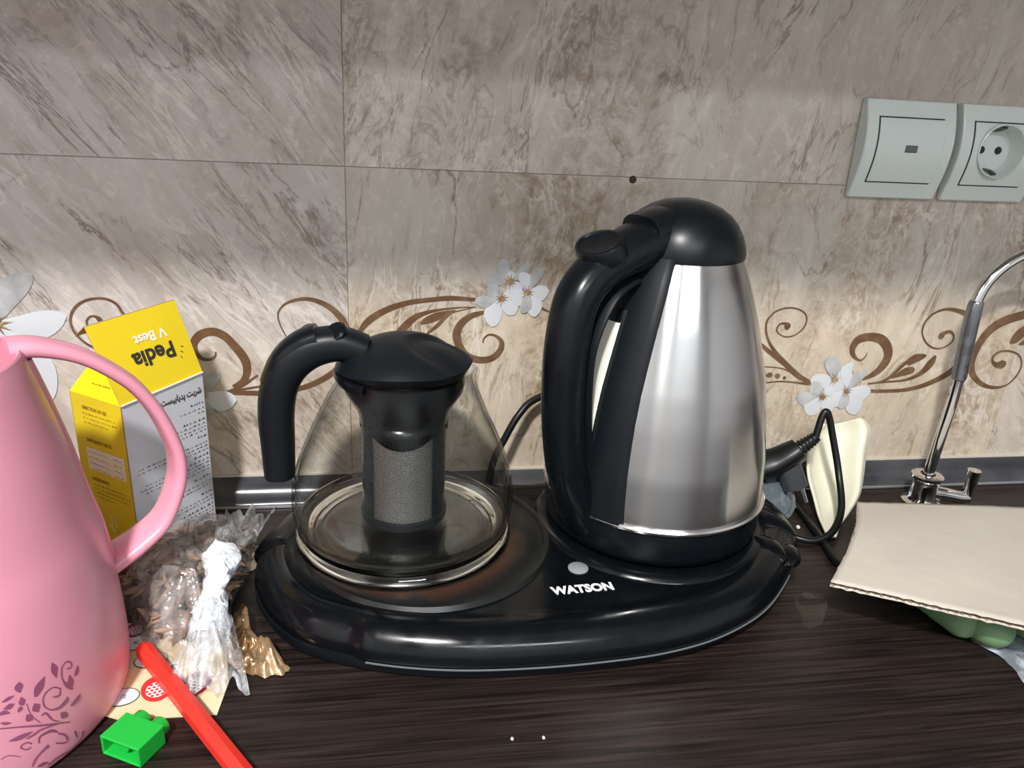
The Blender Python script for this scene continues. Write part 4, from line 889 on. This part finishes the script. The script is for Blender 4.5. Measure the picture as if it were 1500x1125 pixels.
# dried pods inside: too many to count
pod_cols = [mat('dried_pod', (.15, .085, .055), .6, var=(120, (.27, .17, .12), .4, .65)), mat('dried_pod_pale', (.30, .20, .14), .6), mat('dried_pod_dark', (.075, .042, .03), .55)]
vs, fs, mi = [], [], []
Oc = catmull([(x, y, 0) for x, y in BG], 4, True); cc = sum(Oc, Vector()) / len(Oc)
for k in range(340):
    i = random.randrange(len(Oc)); s = math.sqrt(random.random()) * .86
    c = cc + (Oc[i] - cc) * s
    zmax = .036 * (1 - s ** 2.2) ** .75
    c.z = .005 + random.uniform(.35, 1.) * zmax
    L_, rad = random.uniform(.006, .012), random.uniform(.0016, .0027)
    d = Vector((random.gauss(0, 1), random.gauss(0, 1), random.gauss(0, .35))).normalized()
    a = d.orthogonal().normalized(); b = d.cross(a); b0 = len(vs)
    kinds = random.choices((0, 1, 2), (6, 3, 2))[0]
    for j, (t, w) in enumerate(((-1, .25), (-.55, .85), (0, 1), (.55, .8), (1, .2))):
        for h in range(6):
            th_ = PI * h / 3
            p = c + d * (t * L_) + (a * math.cos(th_) + b * math.sin(th_)) * rad * w + a * (.0018 * t * t)
            p.z = max(p.z, .0016); vs.append(p)
    for j in range(4):
        for h in range(6):
            fs.append((b0 + j * 6 + h, b0 + j * 6 + (h + 1) % 6, b0 + j * 6 + 6 + (h + 1) % 6, b0 + j * 6 + 6 + h)); mi.append(kinds)
pods = mesh_obj('dried_pods', vs, fs, None)
for m_ in pod_cols: pods.data.materials.append(m_)
for p, k in zip(pods.data.polygons, mi): p.material_index = k
tag(pods, 'heap of dried brown pods inside the knotted clear bag', 'dried pods', kind='stuff')
# golden crinkled pack under the left end of the base
gold = mat('golden_wrap', (.52, .36, .20), .22, .55, var=(55, (.16, .085, .035), .40, .62), bump=(110, .7))
pk = thing('golden_pack', 'crinkled golden wrapper of dried leaf wedged against the left end of the black base', 'wrapper', loc=(-.085, -.18, 0))
pillow('wrapper', [(-.0955, -.155), (-.0905, -.150), (-.0895, -.170), (-.0815, -.188), (-.0700, -.2005), (-.0575, -.2105), (-.0580, -.2160), (-.0700, -.2180), (-.0830, -.2130), (-.0940, -.200), (-.0980, -.178)], .013, gold, pk, nz=.005, freq=110, seed=6., rings=14, per=8, crease=.9)
pillow('torn_corner', [(-.0985, -.108), (-.0940, -.086), (-.0830, -.072), (-.0735, -.071), (-.0800, -.086), (-.0915, -.108)], .007, mat('silver_gold_wrap', (.62, .50, .38), .2, .6, bump=(130, .8)), pk, nz=.004, freq=120, seed=9., rings=10, per=8, crease=.9)
cr = pillow('foil_scrap', [(-.0725, -.0650), (-.0670, -.0600), (-.0625, -.0655), (-.0665, -.0715)], .006, mat('foil', (.62, .62, .62), .2, .8, bump=(300, .6)), None, nz=.004, freq=260, seed=3., rings=6, per=6, edge_wave=.001)
tag(cr, 'small crumpled scrap of silver foil behind the left end of the base', 'foil scrap')

# ------------------------------------------------------------------ printed card under the bag
card_m = mat('cream_card', (.70, .56, .33), .55, var=(30, (.74, .61, .39), .4, .6))
card = thing('printed_card', 'cream card printed with red berries and lettered ovals under the red stick', 'card', loc=(-.13, -.21, 0))
cp = [(-.168, -.160), (-.1000, -.170), (-.0890, -.2212), (-.0908, -.2450), (-.1400, -.2440), (-.1640, -.2330)]
vs = [(x, y, z) for z in (.0003, .0009) for x, y in cp]; n = len(cp)
mesh_obj('sheet', vs, [tuple(range(n)), tuple(range(2 * n - 1, n - 1, -1))] + [(i, (i + 1) % n, n + (i + 1) % n, n + i) for i in range(n)], card_m, card, smooth=False)
def blob(name, c, rx, ry, rot, m, parent, z=.00105, n=28, f=None):
    vs = []
    for k in range(n):
        a = 2 * PI * k / n; g = f(a) if f else 1.
        x, y = rx * g * math.cos(a), ry * g * math.sin(a)
        vs.append((c[0] + x * math.cos(rot) - y * math.sin(rot), c[1] + x * math.sin(rot) + y * math.cos(rot), z))
    return mesh_obj(name, vs, [tuple(range(n))], m, parent, smooth=False)
green_ink = mat('green_ink', (.045, .10, .035), .5); red_ink = mat('red_ink', (.62, .035, .035), .45); dred = mat('crimson_ink', (.26, .01, .03), .45)
paper_w = mat('white_paper', (.72, .75, .76), .5)
for (x, y, w, ch) in ((-.1500, -.1810, .0100, 'K'), (-.1368, -.1975, .0095, ''), (-.1440, -.2270, .0090, '')):
    blob('oval_rim', (x, y), w, .0072, .12, green_ink, card); blob('oval', (x, y), w * .93, .0064, .12, paper_w, card, .00118)
    if ch: text_obj('letter', ch, .0052, (x + .001, y - .0018, .0013), (1, .2, 0), (-.2, 1, 0), ink, card, align='CENTER')
    else: script_lines(card, lambda a, z: Vector((x - .002 + a * .012, y - .001 + z, .0013)), .1, [(.0012, .22, 2.2), (-.0004, .26, 1.6)], ink, right=False)
blob('green_leaf', (-.1400, -.1790), .0060, .0018, .5, green_ink, card)
vs = [(-.1335, -.2020, .00104), (-.1215, -.1995, .00104), (-.1160, -.2120, .00104), (-.1260, -.2155, .00104)]
mesh_obj('white_label', vs, [(0, 1, 2, 3)], paper_w, card, smooth=False)
text_obj('letter', shaped([0xFEB7, 0xFBFF, 0xFEAE, 0xFEF3, 0xFEE6]), .0075, (-.1215, -.2030, .0013), (-.35, -1, 0), (1, -.35, 0), ink, card, sx=.8)
def berry(c, s, rot, m):
    blob('berry', c, .0092 * s, .0105 * s, rot, m, card, .00122, 30, lambda a: 1 + .10 * math.sin(a) - .06 * math.cos(2 * a))
    blob('berry_net', (c[0], c[1]), .0062 * s, .0066 * s, rot, white_paint, card, .00130, 24)
    for i in range(-2, 3):
        for j in range(-2, 3):
            x, y = (i + (j % 2) * .5) * .0027 * s, j * .0024 * s
            if math.hypot(x, y) < .0058 * s:
                cx, cy = c[0] + x * math.cos(rot) - y * math.sin(rot), c[1] + x * math.sin(rot) + y * math.cos(rot)
                blob('drupelet', (cx, cy), .00105 * s, .00095 * s, 0, m, card, .00138, 8)
berry((-.1270, -.2230), .95, .3, red_ink); berry((-.1075, -.2215), .95, -.3, dred); berry((-.1530, -.1690), .7, 0, dred)

# ------------------------------------------------------------------ red stick and green block
red = mat('red_plastic', (.84, .035, .022), .38, sss=.1)
p0, p1 = Vector((-.1400, -.1975, .0090)), Vector((-.0650, -.2990, .0072))
t = thing('red_stick', 'red hexagonal plastic stick lying across the printed card', 'stick', loc=(-.10, -.25, 0))
st = sweep('shaft', [p0, p0.lerp(p1, .02), p0.lerp(p1, .25), p0.lerp(p1, .5), p0.lerp(p1, .75), p1], lambda t_: .0058, lambda t_: .0050, red, t, n=6, per=1, side=(.8, .6, 0))
for p in st.data.polygons: p.use_smooth = False
d = (p1 - p0).normalized()
sweep('end_plug', [p0 - d * .0008, p0 + d * .002], .0034, .0030, mat('dark_red', (.20, .012, .012), .5), t, n=6, per=1, side=(.8, .6, 0))

grn = mat('green_plastic', (.010, .40, .045), .36, sss=.05)
blk = thing('green_block', 'small bright green hollow toy brick with two studs at the bottom left', 'toy brick', loc=(-.125, -.263, 0))
bo = Vector((-.1422, -.2660, .0004)); bx = Vector((.0217, -.0117, 0)).normalized(); by = Vector((.0120, .0175, 0)); by.normalize(); by = (by - bx * by.dot(bx)).normalized(); bz = Vector((0, 0, 1))
W_, L_, H_ = .0242, .0175, .0118
def bp_(x, y, z): return bo + bx * x + by * y + bz * z
def obox(name, x0, x1, y0, y1, z0, z1, m, parent, bevel=None):
    v = [bp_(x, y, z) for z in (z0, z1) for y in (y0, y1) for x in (x0, x1)]
    return mesh_obj(name, v, boxg(0, 1, 0, 1, 0, 1)[1], m, parent, smooth=False, bevel=bevel)
w = .0014
# hollow shell open towards the camera side
v = []
for y in (0, L_):
    for (x, z) in ((0, 0), (W_, 0), (W_, H_), (0, H_)): v.append(bp_(x, y, z))
for y in (0, L_ - w * 1.2):
    for (x, z) in ((w, w), (W_ - w, w), (W_ - w, H_ - w), (w, H_ - w)): v.append(bp_(x, y, z))
f = []
for i in range(4):
    i2 = (i + 1) % 4
    f += [(i, i2, 4 + i2, 4 + i), (8 + i, 8 + i2, 12 + i2, 12 + i), (i, i2, 8 + i2, 8 + i)]
f += [(4, 5, 6, 7), (12, 13, 14, 15)]
mesh_obj('shell', v, f, grn, blk, smooth=False, bevel=.0006)
for x in (.0062, .0180):
    pth = [bp_(x, L_ - .0004, H_ * .5), bp_(x, L_ + .0046, H_ * .5), bp_(x, L_ + .0052, H_ * .5)]
    sweep('stud', pth, lambda t_: .0050 if t_ < .8 else .0045, lambda t_: .0050 if t_ < .8 else .0045, grn, blk, n=24, per=1)
sweep('tube', [bp_(W_ * .5, .003, H_ * .5), bp_(W_ * .5, L_ - w, H_ * .5)], .0026, .0026, grn, blk, n=16, per=1)

# ------------------------------------------------------------------ cardboard sheet
kb = mat('corrugated_card', (.47, .425, .365), .8, var=(9, (.51, .465, .40), .4, .62), bump=(70, .25))
kb_in = mat('flute_card', (.40, .31, .22), .85)
cb_ = thing('cardboard_sheet', 'torn beige corrugated cardboard sheet covering the right corner of the worktop', 'cardboard', loc=(.40, -.16, 0))
# corner points: back left, front left, front right, back right (x, y, z)
BL, FLc, FR, BR = Vector((.3700, -.1025, .0350)), Vector((.2830, -.2105, .0400)), Vector((.4700, -.3187, .0430)), Vector((.6400, -.1366, .0350))
def sheet_pt(u_, v_):
    a = BL.lerp(BR, u_); b = FLc.lerp(FR, u_)
    p = a.lerp(b, v_)
    # left edge is bowed in, surface gently warped
    p.x += .0060 * math.sin(PI * v_) * (1 - u_) ** 3
    p.z += .0026 * math.sin(3.1 * u_ + 1.2) * math.sin(PI * v_) + .0012 * noise.noise(Vector((u_ * 5, v_ * 3, 2)))
    return p
NU, NV = 60, 30; TH = .0032
def jag(k, s): return .0016 * noise.noise(Vector((k * .9, s, 5))) + .0010 * noise.noise(Vector((k * 2.7, s, 8)))
def liner(name, dz, m, seed):
    vs, fs = [], []
    for j in range(NV + 1):
        for i in range(NU + 1):
            u_, v_ = i / NU, j / NV; p = sheet_pt(u_, v_)
            if j == NV: p += (FLc - BL).normalized() * jag(i, seed)
            if i == 0: p.x += jag(j, seed + 3)
            if j == 0: p -= (FLc - BL).normalized() * jag(i, seed + 6)
            # shallow creases running along the sheet
            cre = .0007 * max(0, 1 - abs(v_ - .52 - .03 * noise.noise(Vector((u_ * 6, 1, 1)))) / .012) + .0007 * max(0, 1 - abs(v_ - .80 - .10 * (u_ - .5) - .03 * noise.noise(Vector((u_ * 7, 4, 1)))) / .012)
            vs.append((p.x, p.y, p.z + dz + (cre if dz >= 0 else 0)))
    for j in range(NV):
        for i in range(NU):
            a = j * (NU + 1) + i; fs.append((a, a + 1, a + NU + 2, a + NU + 1))
    o = mesh_obj(name, vs, fs, m, cb_)
    s = o.modifiers.new('thickness', 'SOLIDIFY'); s.thickness = .0005; s.offset = -1
    return o
liner('top_liner', 0, kb, 1.0); liner('bottom_liner', -TH, kb, 2.0)
vs, fs = [], []; NW = 420
for i in range(NW + 1):
    u_ = i / NW
    for v_ in (.002, .35, .7, .996):
        p = sheet_pt(u_, v_); z = -TH * .5 - .0002 + (TH * .5 - .0004) * math.cos(u_ * 2 * PI * 52)
        if v_ > .99: p += (FLc - BL).normalized() * jag(u_ * NU, 3.)
        vs.append((p.x, p.y, p.z + z))
for i in range(NW):
    for k in range(3): a = i * 4 + k; fs.append((a, a + 1, a + 5, a + 4))
mesh_obj('fluting', vs, fs, kb_in, cb_)

# ------------------------------------------------------------------ green glove below it, clear sheet
gl_m = mat('green_rubber', (.155, .26, .135), .55, sss=.05)
glv = thing('green_glove', 'pale green rubber glove with ridged blunt fingers under the cardboard edge', 'glove', loc=(.395, -.17, 0))
def finger(root, tip, r, ridges):
    root, tip = Vector(root), Vector(tip); pts = [root.lerp(tip, k / 26) for k in range(27)]
    def rad(t):
        b = r * (1 if t < .82 else math.sqrt(max(0.02, 1 - ((t - .82) / .18) ** 2)))
        if ridges and .45 < t < .8: b *= 1 - .028 * (math.sin((t - .45) * 95) > .55)
        return b
    return sweep('finger', pts, rad, rad, gl_m, glv, n=22, per=1, cap=True)
finger((.3660, -.1650, .0155), (.3800, -.2350, .0150), .0140, True)
finger((.3830, -.1500, .0155), (.3900, -.2480, .0150), .0138, True)
finger((.4120, -.1500, .0150), (.4230, -.2480, .0160), .0136, False)
pillow('palm', [(.363, -.158), (.366, -.140), (.385, -.125), (.405, -.118), (.425, -.135), (.426, -.160), (.400, -.170), (.365, -.170)], .020, gl_m, glv, nz=.002, freq=60, seed=2, rings=10, per=6, edge_wave=0)
fs_ = pillow('clear_sheet', [(.3855, -.2260), (.3905, -.2480), (.3850, -.2760), (.3840, -.3100), (.430, -.3150), (.460, -.260), (.440, -.215)], .0035, film_mat('sheet_film', (.80, .86, .90), .15, .25, (.62, .70, .78), 1.5, 90., .8), None, nz=.003, freq=120, seed=7, rings=12, per=7)
tag(fs_, 'crinkled bluish clear plastic sheet under the green glove', 'plastic sheet')

# ------------------------------------------------------------------ cream rubber piece propped on the wall
cream_m = mat('cream_rubber', (.70, .68, .54), .42, sss=.15)
rowsc = [((.3826, -.018, .0645), (.4192, -.018, .0698)), ((.3693, -.022, .0547), (.4275, -.022, .0601)), ((.3641, -.030, .042), (.4223, -.030, .0405)), ((.3609, -.042, .0268), (.4154, -.042, .0252)),
         ((.3596, -.058, .0150), (.4040, -.058, .0150)), ((.3570, -.0740, .0065), (.3860, -.0740, .0075)), ((.3530, -.0900, .0050), (.3680, -.0900, .0060)), ((.3490, -.1060, .0045), (.3540, -.1060, .0050))]
vs, fs = [], []; NR, NCc = 40, 26
Lp = catmull([r[0] for r in rowsc], 6); Rp = catmull([r[1] for r in rowsc], 6)
for j, (a, b) in enumerate(zip(Lp, Rp)):
    t_ = j / (len(Lp) - 1)
    for i in range(NCc + 1):
        s = i / NCc
        p = a.lerp(b, s)
        hollow = .020 * math.sin(PI * min(1, s / .74)) ** 1.2 * (1 - t_) ** .5 if s < .74 else 0
        lip = .010 * math.exp(-((s - .84) / .10) ** 2) * (.5 + .5 * math.sin(PI * min(1, t_ * 1.2)))
        lip += .004 * math.exp(-(s / .07) ** 2)
        n_ = Vector((-.1, -.80, .58))
        p = p + n_ * (lip - hollow * .55 * (.35 + .65 * math.sin(PI * min(1, t_ + .15))))
        p.z = max(p.z, .0035); p.y = min(p.y, -.0045 if p.z > .0225 else -.0255)
        vs.append(p)
for j in range(len(Lp) - 1):
    for i in range(NCc):
        a = j * (NCc + 1) + i; fs.append((a, a + 1, a + NCc + 2, a + NCc + 1))
cp_ = mesh_obj('cream_mitt', vs, fs, cream_m)
s_ = cp_.modifiers.new('thickness', 'SOLIDIFY'); s_.thickness = .0026; s_.offset = 0
s_ = cp_.modifiers.new('round', 'SUBSURF'); s_.levels = 1; s_.render_levels = 1
tag(cp_, 'cream coloured folded rubber mitt leaning on the wall behind the black cable loop', 'mitt')

# ------------------------------------------------------------------ power cord with plug
cord = thing('power_cord', 'black power cord with two pin plug looping in front of the cream mitt', 'power cord', loc=(.35, -.07, 0))
sweep('cable', [(.3508, -.060, .0723), (.3556, -.056, .0895), (.3600, -.056, .0915), (.3662, -.060, .072), (.3706, -.072, .0434), (.3650, -.0925, .0230), (.3520, -.1060, .0105), (.3380, -.1080, .0042), (.3260, -.1035, .0036), (.3190, -.0960, .0040)], .0029, .0029, rubber, cord, n=14, per=8)
sweep('cable', [(.084, -.0285, .0080), (.0880, -.027, .0400), (.0965, -.026, .0600), (.1075, -.0215, .0785), (.1215, -.0150, .0900), (.145, -.0095, .0925), (.175, -.0085, .072), (.205, -.0085, .045), (.24, -.0115, .030), (.29, -.025, .018), (.330, -.034, .0050), (.3490, -.042, .0036), (.3500, -.0620, .0036), (.3470, -.0850, .0036), (.3440, -.1080, .0034), (.3400, -.1260, .0034), (.3400, -.1430, .0034), (.352, -.158, .0034)], .0030, .0030, rubber, cord, n=14, per=8)
hd_ = sweep('plug_head', [(.3120, -.052, .0425), (.3220, -.055, .0470), (.3330, -.0580, .0560), (.3390, -.0590, .0615)], lambda t_: .0125 - .0035 * t_, lambda t_: .0135 - .005 * t_, rubber, cord, n=24, per=6, side=(0, -.8, -.6), sup=3)
sweep('strain_relief', [(.3385, -.0590, .0610), (.3435, -.0595, .0655), (.3485, -.0600, .0700), (.3515, -.0600, .0730)], lambda t_: .0064 - .0026 * t_ + .0007 * (math.sin(t_ * 44) > 0), lambda t_: .0064 - .0026 * t_ + .0007 * (math.sin(t_ * 44) > 0), rubber, hd_, n=20, per=12)
face = sweep('pin_block', [(.3315, -.057, .0465), (.3375, -.0610, .0330), (.3395, -.0625, .0275)], lambda t_: .0085, lambda t_: .0100, mat('grey_black_rubber', (.035, .038, .045), .4), hd_, n=24, per=5, side=(.9, -.1, .35), sup=3.2)
chp = mat('pin_metal', (.72, .72, .72), .2, 1.)
for k in (-1, 1):
    o_ = Vector((.3385, -.062, .0290)) + Vector((.0085, .001, .0035)) * (k * .62)
    sweep('pin', [o_, o_ + Vector((.0064, -.0042, -.0165))], .0020, .0020, chp, hd_, n=14, per=1)
# round translucent lid
ld = thing('round_lid', 'small round translucent grey lid leaning behind the right end of the black base', 'lid', loc=(.325, -.065, 0))
disc_m = mat('translucent_plastic', (.14, .17, .19), .25, trans=.35, var=(150, (.22, .25, .27), .55, .7))
dl = lathe('disc', [(0, .0012), (.0175, .0012), (.0182, .0034), (.0205, .0034), (.0212, .0014), (.0205, -.0012), (.0195, -.0008), (0, -.0008)], (0, 0), disc_m, ld, n=48)
rl = lathe('rim', [(.0206, .0036), (.0216, .0020), (.0212, -.0014), (.0204, -.0004), (.0206, .0036)], (0, 0), mat('pale_rim', (.30, .34, .36), .25), dl, n=48)
dl.matrix_basis = Matrix.Translation((.3185, -.0640, .0195)) @ Vector((.10, -.70, .70)).normalized().to_track_quat('Z', 'Y').to_matrix().to_4x4()

# ------------------------------------------------------------------ chrome tap
fct = thing('drinking_water_tap', 'slim chrome swan neck tap with lever behind the cardboard sheet', 'tap', loc=(.476, -.05, 0))
FX, FY = .4760, -.0500
lathe('tap_base', [(.0, .0004), (.0165, .0004), (.0165, .003), (.0125, .0045), (.0112, .008), (.0108, .020), (.0116, .0245), (.0132, .0262), (.0132, .0285), (.0118, .0295), (.006, .0297)], (FX - .0035, FY), chrome, fct, n=40)
sweep('spout', [(.4728, FY, .028), (.4750, FY, .065), (.4772, FY, .097), (.4772, FY, .128), (.4752, FY, .160), (.4748, FY, .182), (.4775, FY, .196), (.4838, FY, .2070), (.4936, FY, .2165), (.5066, FY, .2240), (.522, FY - .002, .2285), (.540, FY - .004, .2270), (.556, FY - .006, .217), (.566, FY - .007, .200), (.568, FY - .007, .180)], .0046, .0046, chrome, fct, n=20, per=6)
sweep('spout_sleeve', [(.4774, FY, .118), (.4773, FY, .126), (.4756, FY, .155), (.4749, FY, .178), (.4756, FY, .186)], lambda t_: .0050 + .0012 * math.sin(PI * t_) ** .5, lambda t_: .0050 + .0012 * math.sin(PI * t_) ** .5, mat('scuffed_chrome', (.26, .27, .29), .25, .9, rvar=(90, .12, .4)), fct, n=20, per=6)
arm = sweep('valve_body', [(FX - .003, FY - .002, .0130), (.486, FY - .006, .0125), (.500, FY - .009, .0105), (.5090, FY - .010, .0100)], lambda t_: .0068 - .0018 * t_, lambda t_: .0068 - .0018 * t_, chrome, fct, n=18, per=5)
sweep('lever', [(.5090, -.0600, .0060), (.5088, -.0600, .0150), (.5086, -.0600, .0260), (.5086, -.0600, .0370)], lambda t_: .0040 + .0016 * t_, lambda t_: .0040 + .0016 * t_, chrome, fct, n=18, per=5)

# ------------------------------------------------------------------ switch and socket
def arch(s):      # how far the face stands off the wall, s = 0 bottom .. 1 top
    return .0040 + .0105 * math.sin(PI * min(1, (.04 + .92 * s))) ** 1.1 * (.85 + .25 * s) + .0022 * s
def curved_slab(name, x0, x1, z0, z1, Z0, Z1, off, m, parent, back=0., bevel=.0012, n=22, thick=None):
    vs, fs = [], []
    for i in range(n + 1):
        z = z0 + (z1 - z0) * i / n; y = -arch((z - Z0) / (Z1 - Z0)) - off
        yb = -back if thick is None else y + thick
        vs += [(x0, y, z), (x1, y, z), (x1, yb, z), (x0, yb, z)]
    for i in range(n):
        for q_ in range(4): fs.append((i * 4 + q_, i * 4 + (q_ + 1) % 4, i * 4 + 4 + (q_ + 1) % 4, i * 4 + 4 + q_))
    fs += [(0, 1, 2, 3), (n * 4 + 3, n * 4 + 2, n * 4 + 1, n * 4)]
    o = mesh_obj(name, vs, fs, m, parent)
    sharp(o, 35)
    b = o.modifiers.new('bevel', 'BEVEL'); b.width = bevel; b.segments = 2; b.limit_method = 'ANGLE'; b.angle_limit = R(50)
    return o
Z0, Z1 = .2600, .3355
def plate(name, label, cat, x0, x1, socket):
    t = thing(name, label, cat, loc=((x0 + x1) / 2, 0, Z0))
    fr_ = curved_slab('frame', x0, x1, Z0, Z1, Z0, Z1, 0, white_gloss, t, back=.0003)
    ix0, ix1, iz0, iz1 = x0 + .0105, x1 - .0095, Z0 + .0135, Z1 - .0135
    curved_slab('gap', ix0 - .0010, ix1 - .0015, iz0 - .0009, iz1 + .0010, Z0, Z1, .00025, dark, t, bevel=.0001, thick=.0012)
    ins = curved_slab('insert' if socket else 'rocker', ix0, ix1, iz0, iz1, Z0, Z1, .0009, white_gloss, t, bevel=.0004, thick=.0022)
    if not socket:
        c = Vector(((ix0 + ix1) / 2 + .0005, -arch((.2995 - Z0) / (Z1 - Z0)) - .0009, .2995))
        sweep('pilot_window', [c + Vector((-.0050, .0003, 0)), c + Vector((.0050, .0003, 0))], .0012, .0028, mat('smoked_window', (.12, .13, .14), .3), ins, n=16, per=3, side=(0, 0, 1), sup=3)
    else:
        cx, cz, rr_ = (ix0 + ix1) / 2 - .0025, .3010, .0196
        yc = -arch((cz - Z0) / (Z1 - Z0))
        def cutter(r, d0, d1):
            vs, fs = [], []; n = 48
            for y in (d0, d1):
                for k in range(n): a = 2 * PI * k / n; vs.append((cx + r * math.cos(a), y, cz + r * math.sin(a)))
            for k in range(n): fs.append((k, (k + 1) % n, n + (k + 1) % n, n + k))
            fs += [tuple(range(n)), tuple(range(2 * n - 1, n - 1, -1))]
            return mesh_obj('cut', vs, fs, None, smooth=False)
        for o in (fr_, bpy.data.objects[[c.name for c in t.children if c.name.startswith('gap')][0]], ins):
            boolean_cut(o, cutter(rr_, -.05, -.0028))
            sharp(o, 35)
        def ylathe(nm, prof, m, par, n=48, at=(cx, cz)):
            o = lathe(nm, prof, (0, 0), m, par, n=n)
            o.matrix_basis = Matrix.Translation((at[0], 0, at[1])) @ Matrix.Rotation(R(90), 4, 'X')
            return o
        well = ylathe('socket_well', [(0, .0030), (.0176, .0030), (.0184, .0040), (.0191, -yc - .001), (.0199, -yc + .0018), (.0210, -yc + .0012)], white_gloss, ins)
        for k in (-1, 1):
            ylathe('pin_hole', [(0, .0033), (.0026, .0034), (.0029, .0038), (.0031, .0032)], dark, ins, 20, (cx + k * .0078, cz))
            sweep('earth_clip', [(cx - .001, -.0034, cz + k * .0150), (cx, -.0085, cz + k * .0158), (cx + .001, -.0130, cz + k * .0182)],   .0009, .0034, mat('earth_clip_metal', (.16, .16, .16), .35, 1.), ins, n=8, per=4, side=(1, 0, 0))
    return t
plate('light_switch', 'white single light switch with small grey window on the tiled wall', 'switch', .3712, .4484, False)
plate('wall_socket', 'white round pin wall socket beside the switch at the right edge', 'socket', .4545, .5310, True)

# ------------------------------------------------------------------ small things on the worktop
pw = bmesh.new(); bmesh.ops.create_circle(pw, cap_ends=True, segments=40, radius=1)
me = bpy.data.meshes.new('water_puddle')
for v in pw.verts:
    a = math.atan2(v.co.y, v.co.x); r = 1 + .12 * math.sin(3 * a + 1) + .07 * math.sin(5 * a)
    v.co = Vector((.2905 + .011 * r * math.cos(a) + .008 * r * math.sin(a), -.187 + .019 * r * math.sin(a), .0007))
pw.to_mesh(me); pw.free()
wp_ = bpy.data.objects.new('water_puddle', me); COL.objects.link(wp_)
me.materials.append(film_mat('water_film', (.93, .93, .93), .02, 0, (.5, .5, .5), 1.40, 30, .0))
tag(wp_, 'thin puddle of water on the worktop at the right of the black base', 'puddle')
cr_m = mat('crumb', (.70, .68, .62), .6)
spots_ = [((.3365, -.0830), 'white crumb on the worktop between the round lid and the cable loop', .0016), ((.066, -.2790), 'tiny white crumb in front of the black base near the lower edge', .0009), ((.083, -.2800), 'tiny pale crumb right of the other crumb in front of the base', .0009)]
for (x, y), lab, s in spots_:
    b = bmesh.new(); bmesh.ops.create_icosphere(b, subdivisions=2, radius=s)
    for v in b.verts: v.co *= 1 + .35 * noise.noise(v.co * 900 + Vector((x * 100, y * 100, 0))); v.co += Vector((x, y, s * .9))
    me = bpy.data.meshes.new('crumb'); b.to_mesh(me); b.free(); me.materials.append(cr_m)
    o = bpy.data.objects.new('crumb', me); COL.objects.link(o); tag(o, lab, 'crumb', 'crumbs on the worktop')
